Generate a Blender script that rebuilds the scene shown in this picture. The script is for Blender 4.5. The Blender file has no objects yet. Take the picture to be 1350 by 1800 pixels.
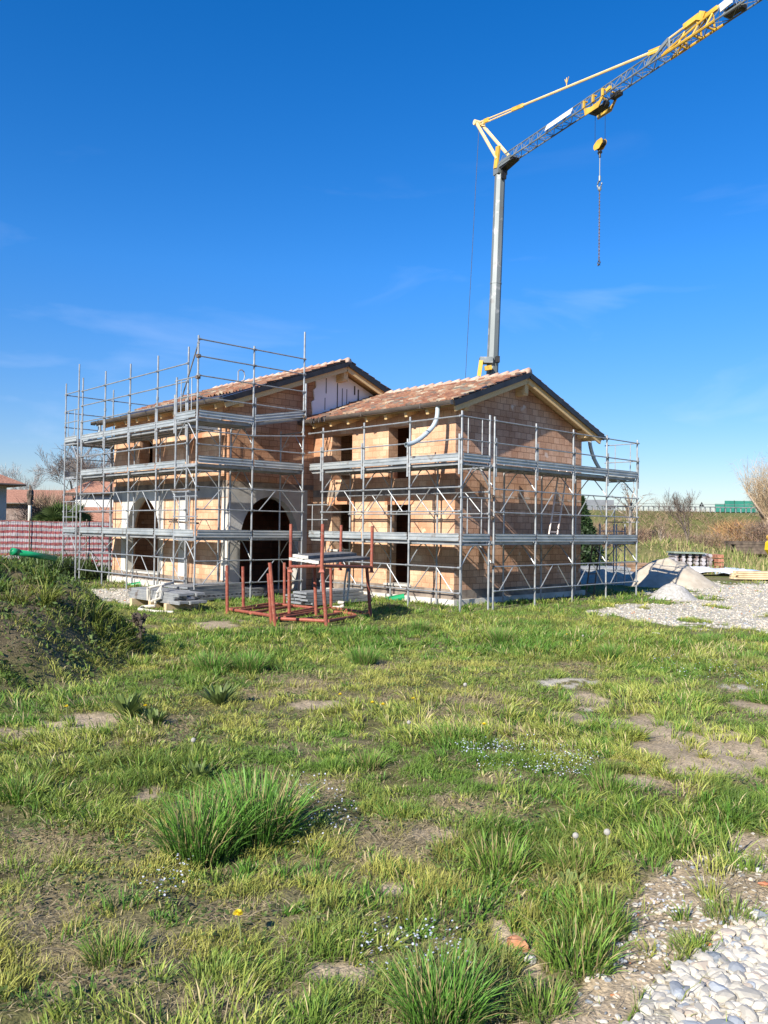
import bpy, bmesh, math, random
import numpy as np
from mathutils import Vector, Matrix
from mathutils.geometry import tessellate_polygon

random.seed(7)
SKY = (1.0, .25, 4.5); SKYS = .106; SUNE = 5.0; EXPO = 0.85; SKYSAT = 1.33; SKYHUE = .509
RNG = np.random.default_rng(11)
SC = bpy.context.scene
COL = SC.collection

# ------------------------------------------------------------------ camera numbers (solved from the scaffold grid)
FPX, YAW, PIT, ROL = 1435.8935, -0.8105, 0.0195, -0.0134
CAM = np.array([13.2957, -15.2682, 2.0614])
FH = np.array([math.sin(YAW), math.cos(YAW), 0.0])
RH = np.array([FH[1], -FH[0], 0.0])
UPV = np.array([0.0, 0.0, 1.0])
F3 = FH * math.cos(PIT) + UPV * math.sin(PIT)
U2 = UPV * math.cos(PIT) - FH * math.sin(PIT)
R3 = RH * math.cos(ROL) - U2 * math.sin(ROL)
U3 = U2 * math.cos(ROL) + RH * math.sin(ROL)

def ray(px, py):
    return F3 + R3 * (px - 675) / FPX - U3 * (py - 900) / FPX
def at(px, py, dep):
    return CAM + ray(px, py) * dep
def onp(px, py, ax, val):
    d = ray(px, py); i = 'xyz'.index(ax)
    return CAM + d * (val - CAM[i]) / d[i]
def LD(lat, dep):
    "point from lateral offset and distance along the view heading"
    return np.array([CAM[0] + RH[0] * lat + FH[0] * dep, CAM[1] + RH[1] * lat + FH[1] * dep])

# ------------------------------------------------------------------ terrain height
def sstep(a, b, x):
    t = np.clip((x - a) / (b - a), 0, 1)
    return t * t * (3 - 2 * t)
def _hash(i, j, s):
    n = (i * 374761393 + j * 668265263 + s * 974711) & 0xFFFFFFFF
    n = ((n ^ (n >> 13)) * 1274126177) & 0xFFFFFFFF
    return ((n ^ (n >> 16)) & 0xFFFF) / 65535.0
def vnoise(x, y, s=0):
    x = np.asarray(x, float); y = np.asarray(y, float)
    i = np.floor(x).astype(np.int64); j = np.floor(y).astype(np.int64)
    fx = x - i; fy = y - j
    fx = fx * fx * (3 - 2 * fx); fy = fy * fy * (3 - 2 * fy)
    a = _hash(i, j, s); b = _hash(i + 1, j, s); c = _hash(i, j + 1, s); d = _hash(i + 1, j + 1, s)
    return (a * (1 - fx) + b * fx) * (1 - fy) + (c * (1 - fx) + d * fx) * fy
def fbm(x, y, s=0, o=4):
    t = 0; a = 0.5; n = 0
    for k in range(o):
        t = t + a * vnoise(np.asarray(x) * 2 ** k, np.asarray(y) * 2 ** k, s + k * 17); n += a; a *= .5
    return t / n
def to_ld(x, y):
    dx = np.asarray(x) - CAM[0]; dy = np.asarray(y) - CAM[1]
    return dx * RH[0] + dy * RH[1], dx * FH[0] + dy * FH[1]
def mound(lat, d):
    edge = -3.05 - 0.52 * np.maximum(0, d - 12) + 0.35 * (fbm(d * .5, lat * .5, 5, 2) - .5)
    edge = edge + np.where(d < 9, -(9 - d) * .28, 0)
    prof = sstep(0, 1, (edge - lat) / 1.25) * .66 + sstep(0.5, 3.6, (edge - lat)) * .56
    along = sstep(5.2, 10.5, d) * (1 - sstep(19, 25, d))
    return prof * along * (1 + .5 * (fbm(lat * 1.1, d * 1.1, 9, 3) - .5))
def hbase(d):
    return np.maximum(0, .55 * (1 - np.maximum(d, -4) / 20.5))
def heights(x, y):
    lat, d = to_ld(x, y)
    z = hbase(d) + mound(lat, d)
    near = np.exp(-np.maximum(d, 0) / 14)
    z = z + (fbm(np.asarray(x) * .7, np.asarray(y) * .7, 2, 3) - .5) * .10 * near
    z = z + (fbm(np.asarray(x) * 3.1, np.asarray(y) * 3.1, 31, 3) - .5) * .085 * near
    # raised road embankment in the distance, right of the house
    bank = sstep(74, 97, d + .02 * lat) * 4.45 * sstep(-22, 4, lat)
    bank = bank * (1 - sstep(116, 150, d))
    z = z + bank + sstep(40, 60, d) * (fbm(np.asarray(x) * .12, np.asarray(y) * .12, 51, 3) - .45) * .5
    # low grassy heap in front of the bank
    hx, hy = at(1215, 985, 52)[:2]
    z = z + 1.35 * np.exp(-(((lat - to_ld(hx, hy)[0]) / 5.5) ** 2 + ((d - 56) / 4) ** 2))
    return z
def hz(x, y):
    return float(heights(np.array([x]), np.array([y]))[0])
def gp(px, py):
    "ground point (smooth ground, no bumps) seen at photo pixel"
    r = ray(px, py); lo, hi = .5, 300.
    for _ in range(50):
        m = (lo + hi) / 2; p = CAM + r * m
        if p[2] > hbase(float((p - CAM) @ FH)): lo = m
        else: hi = m
    return p

# ------------------------------------------------------------------ mesh helpers
class MB:
    def __init__(s):
        s.v = []; s.f = []; s.uv = {}
    def add(s, vs, fs, uvs=None):
        o = len(s.v); s.v += [tuple(map(float, q)) for q in vs]
        for k, f in enumerate(fs):
            if uvs is not None: s.uv[len(s.f)] = uvs[k]
            s.f.append(tuple(i + o for i in f))
    def box(s, x0, x1, y0, y1, z0, z1):
        s.add([(x0, y0, z0), (x1, y0, z0), (x1, y1, z0), (x0, y1, z0), (x0, y0, z1), (x1, y0, z1), (x1, y1, z1), (x0, y1, z1)],
              [(0, 3, 2, 1), (4, 5, 6, 7), (0, 1, 5, 4), (1, 2, 6, 5), (2, 3, 7, 6), (3, 0, 4, 7)])
    def obox(s, p, q, w, h, up=(0, 0, 1)):
        "beam of width w and height h from p to q"
        p = np.array(p, float); q = np.array(q, float); d = q - p; d /= np.linalg.norm(d)
        u = np.array(up, float); a = np.cross(d, u)
        if np.linalg.norm(a) < 1e-6: a = np.array([1., 0, 0])
        a /= np.linalg.norm(a); b = np.cross(a, d)
        vs = []
        for c in (p, q):
            for i, j in ((-1, -1), (1, -1), (1, 1), (-1, 1)):
                vs.append(c + a * w / 2 * i + b * h / 2 * j)
        s.add(vs, [(0, 1, 2, 3), (7, 6, 5, 4), (0, 4, 5, 1), (1, 5, 6, 2), (2, 6, 7, 3), (3, 7, 4, 0)])
    def tube(s, p, q, r, n=6, r2=None, caps=True):
        p = np.array(p, float); q = np.array(q, float); d = q - p; L = np.linalg.norm(d)
        if L < 1e-6: return
        d /= L; t = np.array([0, 0, 1.]) if abs(d[2]) < .9 else np.array([1., 0, 0])
        a = np.cross(d, t); a /= np.linalg.norm(a); b = np.cross(d, a)
        if r2 is None: r2 = r
        vs = []
        for c, rr in ((p, r), (q, r2)):
            for k in range(n):
                an = 2 * math.pi * k / n
                vs.append(c + (a * math.cos(an) + b * math.sin(an)) * rr)
        fs = [(k, k + n, (k + 1) % n + n, (k + 1) % n) for k in range(n)]
        if caps: fs += [tuple(range(n)), tuple(range(2 * n - 1, n - 1, -1))]
        s.add(vs, fs)
    def path(s, pts, r, n=8, taper=None):
        P = [np.array(p, float) for p in pts]; m = len(P); vs = []
        for i, p in enumerate(P):
            d = P[min(i + 1, m - 1)] - P[max(i - 1, 0)]; d /= np.linalg.norm(d)
            t = np.array([0, 0, 1.]) if abs(d[2]) < .95 else np.array([1., 0, 0])
            a = np.cross(d, t); a /= np.linalg.norm(a); b = np.cross(d, a)
            rr = r if taper is None else r + (taper - r) * i / (m - 1)
            for k in range(n):
                an = 2 * math.pi * k / n
                vs.append(p + (a * math.cos(an) + b * math.sin(an)) * rr)
        fs = []
        for i in range(m - 1):
            for k in range(n):
                fs.append((i * n + k, (i + 1) * n + k, (i + 1) * n + (k + 1) % n, i * n + (k + 1) % n))
        fs += [tuple(range(n)), tuple(range(m * n - 1, (m - 1) * n - 1, -1))]
        s.add(vs, fs)
    def blob(s, c, rx, ry, rz, nu=10, nv=6, seed=0, amp=.15):
        rs = random.Random(seed); vs = [(c[0], c[1], c[2] - rz)]; fs = []
        for j in range(1, nv):
            th = -math.pi / 2 + math.pi * j / nv
            for i in range(nu):
                ph = 2 * math.pi * i / nu; k = 1 + rs.uniform(-amp, amp)
                vs.append((c[0] + rx * k * math.cos(th) * math.cos(ph), c[1] + ry * k * math.cos(th) * math.sin(ph), c[2] + rz * k * math.sin(th)))
        vs.append((c[0], c[1], c[2] + rz)); top = len(vs) - 1
        for i in range(nu): fs.append((0, 1 + (i + 1) % nu, 1 + i))
        for j in range(nv - 2):
            for i in range(nu):
                a = 1 + j * nu + i; b = 1 + j * nu + (i + 1) % nu
                fs.append((a, b, b + nu, a + nu))
        o = 1 + (nv - 2) * nu
        for i in range(nu): fs.append((o + i, o + (i + 1) % nu, top))
        s.add(vs, fs)
    def build(s, name, m, parent=None, smooth=False):
        me = bpy.data.meshes.new(name)
        me.from_pydata(s.v, [], s.f); me.update()
        me.materials.append(m)
        uvl = me.uv_layers.new(name='UVMap')
        nl = len(me.loops)
        co = np.empty(len(me.vertices) * 3); me.vertices.foreach_get('co', co); co = co.reshape(-1, 3)
        vi = np.empty(nl, np.int32); me.loops.foreach_get('vertex_index', vi)
        nm = np.empty(len(me.polygons) * 3); me.polygons.foreach_get('normal', nm); nm = np.abs(nm.reshape(-1, 3))
        lt = np.empty(len(me.polygons), np.int32); me.polygons.foreach_get('loop_total', lt)
        ln = np.repeat(nm, lt, axis=0); lc = co[vi]
        uv = np.where((ln[:, 2] > np.maximum(ln[:, 0], ln[:, 1]))[:, None], lc[:, [0, 1]],
                      np.where((ln[:, 0] > ln[:, 1])[:, None], lc[:, [1, 2]], lc[:, [0, 2]]))
        if s.uv:
            st = np.concatenate([[0], np.cumsum(lt)])
            for fi, u in s.uv.items(): uv[st[fi]:st[fi] + len(u)] = u
        uvl.data.foreach_set('uv', uv.astype(np.float32).ravel())
        if smooth: me.polygons.foreach_set('use_smooth', [True] * len(me.polygons))
        o = bpy.data.objects.new(name, me); COL.objects.link(o)
        if parent is not None: adopt(o, parent)
        return o

def adopt(o, parent):
    o.parent = parent
    o.matrix_parent_inverse = Matrix.Translation(-Vector(parent.get('base', (0, 0, 0))))
def tag(o, label, cat, group=None):
    o['label'] = label; o['category'] = cat
    if group: o['group'] = group
    return o
def thing(name, label, cat, loc=(0, 0, 0), group=None):
    o = bpy.data.objects.new(name, None); COL.objects.link(o)
    o.empty_display_size = .2; o.location = tuple(map(float, loc)); o['base'] = tuple(map(float, loc))
    return tag(o, label, cat, group)
def setting(o, kind='structure'):
    o['kind'] = kind; return o
def children(o):
    return [c for c in COL.objects if c.parent == o]
KIDS = {}
def dup(root, loc, rz, sc, label, group=None):
    "copy of a thing with copies of its parts and sub-parts"
    if root.name not in KIDS: KIDS[root.name] = [(c, children(c)) for c in children(root)]
    r = root.copy(); COL.objects.link(r); r.location = tuple(map(float, loc)); r.rotation_euler = (0, 0, rz); r.scale = (sc, sc, sc)
    r['label'] = label
    if group: r['group'] = group
    for ch, subs in KIDS[root.name]:
        c = ch.copy(); COL.objects.link(c); c.parent = r
        for g in subs:
            d = g.copy(); COL.objects.link(d); d.parent = c
    return r
def soup(name, co, tris, m, col=None, parent=None):
    "big triangle mesh from numpy arrays"
    me = bpy.data.meshes.new(name); nv = len(co); nt = len(tris)
    me.vertices.add(nv); me.vertices.foreach_set('co', co.astype(np.float32).ravel())
    me.loops.add(nt * 3); me.loops.foreach_set('vertex_index', tris.astype(np.int32).ravel())
    me.polygons.add(nt); me.polygons.foreach_set('loop_start', np.arange(0, nt * 3, 3, dtype=np.int32))
    me.polygons.foreach_set('loop_total', np.full(nt, 3, np.int32))
    me.update(calc_edges=True); me.shade_flat()
    if col is not None:
        at_ = me.color_attributes.new('Col', 'FLOAT_COLOR', 'POINT')
        c4 = np.ones((nv, 4), np.float32); c4[:, :3] = col
        at_.data.foreach_set('color', c4.ravel())
    me.materials.append(m)
    o = bpy.data.objects.new(name, me); COL.objects.link(o)
    if parent is not None: adopt(o, parent)
    return o

# ------------------------------------------------------------------ materials
def newmat(name):
    m = bpy.data.materials.new(name); m.use_nodes = True; nt = m.node_tree
    return m, nt, nt.nodes, nt.links, nt.nodes['Principled BSDF']
def noise_node(N, L, scale, coord='Object', detail=5, stretch=None, vec=None):
    tc = N.new('ShaderNodeTexCoord'); n = N.new('ShaderNodeTexNoise'); n.inputs['Scale'].default_value = scale; n.inputs['Detail'].default_value = detail
    src = tc.outputs[coord]
    if stretch:
        mp = N.new('ShaderNodeMapping'); mp.inputs['Scale'].default_value = stretch; L.new(src, mp.inputs[0]); src = mp.outputs[0]
    L.new(src, n.inputs['Vector']); return n
def ramp(N, L, src, a, b, ca, cb):
    r = N.new('ShaderNodeValToRGB'); e = r.color_ramp.elements
    e[0].position = a; e[1].position = b; e[0].color = (*ca, 1); e[1].color = (*cb, 1)
    L.new(src, r.inputs[0]); return r
def pm(name, c1, c2=None, scale=3, rough=.6, metal=0., bump=0., bscale=40, spread=(.35, .65), coord='Object', stretch=None, spec=.5):
    m, nt, N, L, B = newmat(name)
    B.inputs['Roughness'].default_value = rough; B.inputs['Metallic'].default_value = metal
    B.inputs['Specular IOR Level'].default_value = spec
    if c2 is None: B.inputs['Base Color'].default_value = (*c1, 1)
    else:
        n = noise_node(N, L, scale, coord, stretch=stretch); r = ramp(N, L, n.outputs[0], spread[0], spread[1], c1, c2)
        L.new(r.outputs[0], B.inputs['Base Color'])
    if bump:
        n2 = noise_node(N, L, bscale, coord); bp = N.new('ShaderNodeBump'); bp.inputs['Strength'].default_value = bump; bp.inputs['Distance'].default_value = .02
        L.new(n2.outputs[0], bp.inputs['Height']); L.new(bp.outputs[0], B.inputs['Normal'])
    return m
def brickmat(name, ca, cb, mortar, w, h, msize, off=.5, stain=(.62, .42, .34), bump=.25, ribs=True, patch=None):
    m, nt, N, L, B = newmat(name); B.inputs['Roughness'].default_value = .9; B.inputs['Specular IOR Level'].default_value = .15
    uv = N.new('ShaderNodeUVMap')
    wob = N.new('ShaderNodeTexNoise'); wob.inputs['Scale'].default_value = 2.5; L.new(uv.outputs[0], wob.inputs['Vector'])
    mx0 = N.new('ShaderNodeVectorMath'); mx0.operation = 'MULTIPLY_ADD'; L.new(wob.outputs['Color'], mx0.inputs[0]); mx0.inputs[1].default_value = (.03, .03, 0); L.new(uv.outputs[0], mx0.inputs[2])
    bt = N.new('ShaderNodeTexBrick'); bt.offset = off
    L.new(mx0.outputs[0], bt.inputs['Vector'])
    bt.inputs['Scale'].default_value = 1; bt.inputs['Brick Width'].default_value = w; bt.inputs['Row Height'].default_value = h
    bt.inputs['Mortar Size'].default_value = msize; bt.inputs['Mortar Smooth'].default_value = .2; bt.inputs['Bias'].default_value = -.1
    bt.inputs['Color1'].default_value = (*ca, 1); bt.inputs['Color2'].default_value = (*cb, 1); bt.inputs['Mortar'].default_value = (*mortar, 1)
    nz = noise_node(N, L, .9, 'UV', 6); rr = ramp(N, L, nz.outputs[0], .35, .7, (1, 1, 1), stain)
    mul = N.new('ShaderNodeMix'); mul.data_type = 'RGBA'; mul.blend_type = 'MULTIPLY'; mul.inputs[0].default_value = .8
    L.new(bt.outputs['Color'], mul.inputs[6]); L.new(rr.outputs[0], mul.inputs[7])
    n3 = noise_node(N, L, 25, 'UV', 4); r3 = ramp(N, L, n3.outputs[0], .3, .7, (.82, .82, .82), (1.12, 1.1, 1.08))
    mul2 = N.new('ShaderNodeMix'); mul2.data_type = 'RGBA'; mul2.blend_type = 'MULTIPLY'; mul2.inputs[0].default_value = 1
    L.new(mul.outputs[2], mul2.inputs[6]); L.new(r3.outputs[0], mul2.inputs[7])
    last = mul2.outputs[2]
    if patch:
        n4 = noise_node(N, L, 1.7, 'UV', 3); r4 = ramp(N, L, n4.outputs[0], .66, .70, (0, 0, 0), (1, 1, 1))
        mp = N.new('ShaderNodeMix'); mp.data_type = 'RGBA'; L.new(r4.outputs[0], mp.inputs[0]); L.new(last, mp.inputs[6]); mp.inputs[7].default_value = (*patch, 1)
        last = mp.outputs[2]
    L.new(last, B.inputs['Base Color'])
    bp = N.new('ShaderNodeBump'); bp.inputs['Strength'].default_value = bump; bp.inputs['Distance'].default_value = .02; bp.invert = True
    src = bt.outputs['Fac']
    if ribs:
        wv = N.new('ShaderNodeTexWave'); wv.bands_direction = 'X'; wv.inputs['Scale'].default_value = 12; L.new(uv.outputs[0], wv.inputs['Vector'])
        ma = N.new('ShaderNodeMath'); ma.operation = 'MULTIPLY_ADD'; ma.inputs[1].default_value = .35; L.new(wv.outputs['Fac'], ma.inputs[0]); L.new(bt.outputs['Fac'], ma.inputs[2]); src = ma.outputs[0]
    L.new(src, bp.inputs['Height']); L.new(bp.outputs[0], B.inputs['Normal'])
    return m
def vcolmat(name, rough=.8, trans=.0, spec=.2, noise=None):
    m, nt, N, L, B = newmat(name); B.inputs['Roughness'].default_value = rough; B.inputs['Specular IOR Level'].default_value = spec
    a = N.new('ShaderNodeVertexColor'); a.layer_name = 'Col'; src = a.outputs[0]
    L.new(src, B.inputs['Base Color'])
    if trans:
        t = N.new('ShaderNodeBsdfTranslucent'); mx = N.new('ShaderNodeMixShader'); mx.inputs[0].default_value = trans
        L.new(src, t.inputs[0]); L.new(B.outputs[0], mx.inputs[1]); L.new(t.outputs[0], mx.inputs[2])
        L.new(mx.outputs[0], N['Material Output'].inputs[0])
    return m

M = {}
M['galv'] = pm('galvanised_steel', (.25, .265, .27), (.38, .395, .40), 6, .48, .45, spread=(.3, .7))
M['deck'] = pm('deck_steel', (.22, .23, .23), (.38, .39, .39), 2.2, .55, .35, spread=(.3, .7))
M['board'] = pm('toe_board_steel', (.30, .33, .34), (.50, .52, .51), 1.6, .45, .45, spread=(.3, .7), stretch=(1, 1, 3))
M['coupler'] = pm('coupler_rust', (.10, .07, .05), (.22, .17, .13), 20, .7, .4)
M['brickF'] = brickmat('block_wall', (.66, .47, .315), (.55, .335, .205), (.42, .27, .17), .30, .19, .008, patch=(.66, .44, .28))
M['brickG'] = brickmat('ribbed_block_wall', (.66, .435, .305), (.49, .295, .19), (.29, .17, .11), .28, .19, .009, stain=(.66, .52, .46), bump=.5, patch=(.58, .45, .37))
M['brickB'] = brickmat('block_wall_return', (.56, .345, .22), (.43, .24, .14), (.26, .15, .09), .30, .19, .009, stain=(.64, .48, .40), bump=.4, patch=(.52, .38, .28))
M['brickshade'] = brickmat('inner_wall_painted_shade', (.22, .095, .055), (.15, .06, .035), (.10, .06, .04), .30, .19, .008)  # same blocks as outside; shade of the rooms put into a darker colour
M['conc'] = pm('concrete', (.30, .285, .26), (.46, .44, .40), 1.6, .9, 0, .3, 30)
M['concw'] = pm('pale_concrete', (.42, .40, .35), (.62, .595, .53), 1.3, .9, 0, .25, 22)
M['dpc'] = pm('dark_render', (.13, .10, .08), (.27, .22, .175), 3.5, .9, 0, .4, 25)
M['wood'] = pm('spruce_timber', (.55, .36, .16), (.68, .48, .24), 5, .6, 0, .1, 40, stretch=(1, 6, 6))
M['soffit'] = pm('soffit_boards', (.50, .33, .15), (.64, .45, .22), 4, .6, 0, 0, stretch=(1, 8, 8))
M['flash'] = pm('dark_brown_flashing', (.022, .018, .017), (.04, .034, .032), 3, .35, .3)
M['gutter'] = pm('brown_gutter', (.105, .085, .07), (.15, .125, .105), 2, .35, .35)
M['insul'] = pm('insulation_board', (.78, .77, .78), (.84, .83, .84), 1.3, .8)
M['black'] = pm('black_marks', (.03, .03, .03), (.08, .07, .07), 8, .8)
M['pvc'] = pm('grey_pvc', (.36, .42, .45), (.44, .50, .52), 3, .35)
M['greenpipe'] = pm('green_pvc', (.01, .23, .09), (.02, .33, .13), 3, .3)
M['rust'] = pm('red_oxide_paint', (.24, .055, .035), (.33, .10, .06), 9, .6, .15, .2, 60)
M['plank'] = pm('weathered_planks', (.10, .098, .095), (.20, .19, .18), 6, .85, 0, .25, 40, stretch=(1, 1, 1))
M['plankend'] = pm('plank_ends', (.40, .385, .35), (.52, .50, .45), 20, .7)
M['timber'] = pm('fresh_timber', (.50, .36, .20), (.68, .53, .33), 2.5, .7, 0, .1, 30)
M['darktimber'] = pm('old_timber', (.055, .04, .03), (.16, .12, .085), 3, .85)
M['strap'] = pm('cream_strap', (.44, .40, .33), (.56, .53, .46), 9, .7)
M['mast'] = pm('crane_galvanised', (.15, .17, .17), (.23, .25, .25), 1.2, .55, .3, stretch=(1, 1, .25))
M['yellow'] = pm('crane_yellow', (.52, .30, .035), (.66, .42, .06), 2, .4)
M['paleyellow'] = pm('crane_cream', (.74, .52, .22), (.82, .62, .32), 2, .4)
M['dark'] = pm('dark_iron', (.02, .02, .02), (.05, .045, .04), 9, .5, .5)
M['white'] = pm('white_panel', (.56, .55, .53), (.66, .65, .63), 2, .5)
M['sheet'] = pm('white_sheet', (.52, .53, .55), (.64, .65, .66), 5, .5, 0, .5, 6)
M['sand'] = pm('sand_heap', (.37, .315, .24), (.48, .42, .33), 3, .95, 0, .5, 40)
M['stone'] = pm('pale_stone', (.36, .345, .31), (.50, .48, .45), 6, .85, 0, .3, 30)
M['lin'] = pm('lintel_block', (.50, .20, .10), (.58, .28, .15), 5, .9)

def weather(m, spots, amt=.55, sc=9., lo=.60, hi=.70):
    "blotches of rust, mortar or dirt over a metal"
    nt = m.node_tree; N = nt.nodes; L = nt.links; B = N['Principled BSDF']; src = B.inputs['Base Color'].links[0].from_socket
    for k, col in enumerate(spots):
        n = noise_node(N, L, sc * (1 + .6 * k), 'Object', 6); r = ramp(N, L, n.outputs[0], lo, hi, (0, 0, 0), (amt, amt, amt))
        x = N.new('ShaderNodeMix'); x.data_type = 'RGBA'; L.new(r.outputs[0], x.inputs[0]); L.new(src, x.inputs[6]); x.inputs[7].default_value = (*col, 1); src = x.outputs[2]
    L.new(src, B.inputs['Base Color'])
weather(M['galv'], ((.16, .10, .07), (.50, .48, .44)), .6, 7.)
weather(M['deck'], ((.13, .085, .06), (.48, .46, .42)), .7, 5.)
weather(M['board'], ((.20, .15, .11), (.56, .54, .50)), .6, 4.5)
weather(M['rust'], ((.10, .045, .03), (.36, .20, .14)), .7, 11.)
weather(M['yellow'], ((.25, .13, .05), (.30, .22, .12)), .6, 3.)
weather(M['mast'], ((.15, .14, .13), (.40, .40, .39)), .6, 1.6)
# ================================================================== HOUSE
XB, XG, YF, YR = -7.463, -1.352, 1.3, 7.4        # wall planes of the near wing
YA, XA0, YL = -1.92, -15.05, 6.5                 # planes of the tall wing
RID1, ZR1 = 4.0, 6.62                            # near wing ridge
RID2, ZR2 = 2.27, 7.505                          # tall wing ridge
SL = .365
def ztop1(y): return (ZR1 - (RID1 - y) * SL) if y < RID1 else (ZR1 - (y - RID1) * .37)
def ztop2(y): return (ZR2 - (RID2 - y) * .367) if y < RID2 else (ZR2 - (y - RID2) * .39)

def plate(mb, outer, holes, fn, t):
    "solid plate: outline and holes in (s, z); fn(s, z, depth) gives the point; depth runs from 0 to t into the wall"
    loops = [list(outer)] + [list(h) for h in holes]
    tris = tessellate_polygon([[Vector((a, b, 0)) for a, b in l] for l in loops])
    flat = [p for l in loops for p in l]; n = len(flat)
    vs = [fn(a, b, 0) for a, b in flat] + [fn(a, b, t) for a, b in flat]
    fs = []
    for tr in tris:
        a, b, c = tr
        fs.append((a, b, c)); fs.append((c + n, b + n, a + n))
    o = 0
    for l in loops:
        k = len(l)
        for i in range(k):
            j = (i + 1) % k
            fs.append((o + i, o + j, o + j + n, o + i + n))
        o += k
    mb.add(vs, fs)
def rect(a, b, c, d): return [(a, c), (b, c), (b, d), (a, d)]
def arch(c, hw, zb, zs, rise, n=18, p=1.0):
    pts = [(c + hw, zb), (c + hw, zs)]
    for k in range(1, n):
        an = math.pi * k / n
        pts.append((c + hw * math.cos(an), zs + rise * math.sin(an) ** p))
    return pts + [(c - hw, zs), (c - hw, zb)]
fixn = lambda o: recalc(o)
def recalc(o):
    bm = bmesh.new(); bm.from_mesh(o.data); bmesh.ops.recalc_face_normals(bm, faces=bm.faces); bm.to_mesh(o.data); bm.free(); return o

house = thing('brick_house', 'unfinished two-wing house of bare orange clay blocks with tiled gable roofs', 'house', (-7.5, 1.3, 0))
T = .38
zB = .42
fF = lambda s, z, d: (s, YF + d, z)
fG = lambda s, z, d: (XG - d, s, z)
fB = lambda s, z, d: (XB - d, s, z)
fA = lambda s, z, d: (s, YA + d, z)
# --- near wing, sunlit long wall with two upper windows, a window and a tall door
mb = MB()
plate(mb, rect(XB, XG, zB, 5.42), [rect(-6.55, -5.58, 3.55, 4.97), rect(-3.97, -3.03, 3.50, 5.01), rect(-6.50, -5.57, 1.36, 2.78), rect(-3.98, -3.02, zB + .03, 2.74)], fF, T)
w = recalc(mb.build('wall', M['brickF'], house)); w['label'] = 'sunlit pale orange block wall with four openings'
# --- gable wall
mb = MB()
plate(mb, [(YF + T, .40), (YR, .40), (YR, ztop1(YR) - .2), (RID1, ZR1 - .2), (YF + T, ztop1(YF + T) - .2)], [], fG, T)
w = recalc(mb.build('wall', M['brickG'], house)); w['label'] = 'gable wall of small ribbed orange blocks'
mb = MB(); plate(mb, [(YF, .40), (YF + T - .003, .40), (YF + T - .003, ztop1(YF + T) - .2), (YF, ztop1(YF) - .2)], [], lambda s, z, d: (XG - .0 + .001 - d * .02, s, z), .1)
recalc(mb.build('wall', M['brickG'], house))
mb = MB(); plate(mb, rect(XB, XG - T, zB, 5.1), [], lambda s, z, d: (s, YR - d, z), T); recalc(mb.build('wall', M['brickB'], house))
# --- tall wing: wall in shade with the wide arch
ac, ahw, azs, ar = -.385, 1.10, 1.58, 1.40
mb = MB()
arcB = arch(ac, ahw + .04, .02, azs, ar + .04)
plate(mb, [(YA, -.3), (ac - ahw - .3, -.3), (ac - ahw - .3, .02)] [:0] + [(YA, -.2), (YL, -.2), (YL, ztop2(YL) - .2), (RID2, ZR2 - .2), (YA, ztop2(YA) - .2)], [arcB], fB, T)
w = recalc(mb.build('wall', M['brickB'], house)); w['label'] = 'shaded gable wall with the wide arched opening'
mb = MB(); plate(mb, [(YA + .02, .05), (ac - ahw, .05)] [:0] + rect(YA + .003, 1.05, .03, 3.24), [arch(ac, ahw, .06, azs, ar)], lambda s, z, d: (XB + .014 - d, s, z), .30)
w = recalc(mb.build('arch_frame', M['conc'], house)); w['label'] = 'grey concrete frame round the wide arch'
# --- tall wing: sunlit wall with the narrow arch
bc, bhw, bzs, br = -12.78, 1.22, 1.55, 1.45
mb = MB()
plate(mb, rect(XA0, XB - T, zB, ztop2(YA) - .2), [arch(bc, bhw + .04, zB + .02, bzs, br + .04), rect(-13.1, -12.15, 3.95, 4.98)], fA, T)
w = recalc(mb.build('wall', M['brickF'], house)); w['label'] = 'sunlit block wall with the narrow arch, left end'
mb = MB(); plate(mb, rect(XB - T + .003, XB, zB, ztop2(YA) - .2), [], lambda s, z, d: (s, YA + .001 + d * .02, z), .1); recalc(mb.build('wall', M['brickF'], house))
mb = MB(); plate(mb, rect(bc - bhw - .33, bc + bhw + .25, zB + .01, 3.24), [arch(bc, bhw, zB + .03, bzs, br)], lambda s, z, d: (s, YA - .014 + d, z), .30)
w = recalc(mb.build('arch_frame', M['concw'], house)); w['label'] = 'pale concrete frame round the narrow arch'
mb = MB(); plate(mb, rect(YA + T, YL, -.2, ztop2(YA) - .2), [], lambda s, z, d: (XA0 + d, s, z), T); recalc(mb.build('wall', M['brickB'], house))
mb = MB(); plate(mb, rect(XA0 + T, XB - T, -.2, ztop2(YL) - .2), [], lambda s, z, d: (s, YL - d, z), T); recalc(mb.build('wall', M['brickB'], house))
# concrete columns and ring beam
for a, b in ((-10.32, -9.93), (-7.80, XB - .004)):
    mb = MB(); mb.box(a, b, YA - .008, YA + .2, zB + .01, 2.90); mb.build('column', M['concw'], house)
mb = MB(); mb.box(XA0 + .01, XB - .01, YA - .016, YA + .2, 3.245, 3.42); mb.build('ring_beam', M['dpc'], house)
mb = MB(); mb.box(XA0 + .01, bc - bhw - .34, YA - .012, YA + .2, 2.92, 3.24); mb.build('ring_beam', M['conc'], house)
mb = MB(); mb.box(bc + bhw + .26, XB - .01, YA - .012, YA + .2, 2.92, 3.24); mb.build('ring_beam', M['conc'], house)
mb = MB(); mb.box(XB - .2, XB + .016, YA + .01, YF - .01, 3.245, 3.40); mb.build('ring_beam', M['dpc'], house)
mb = MB(); mb.box(XB + .01, XG - .01, YF - .008, YF + .2, 3.02, 3.24); mb.build('ring_beam', M['dpc'], house)
mb = MB(); mb.box(XG - .2, XG + .007, YF + .02, YR - .01, 2.97, 3.03); mb.build('ring_beam', pm('mortar_line', (.30, .18, .11), (.50, .40, .32), 5, .95, spread=(.45, .6)), house)
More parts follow.
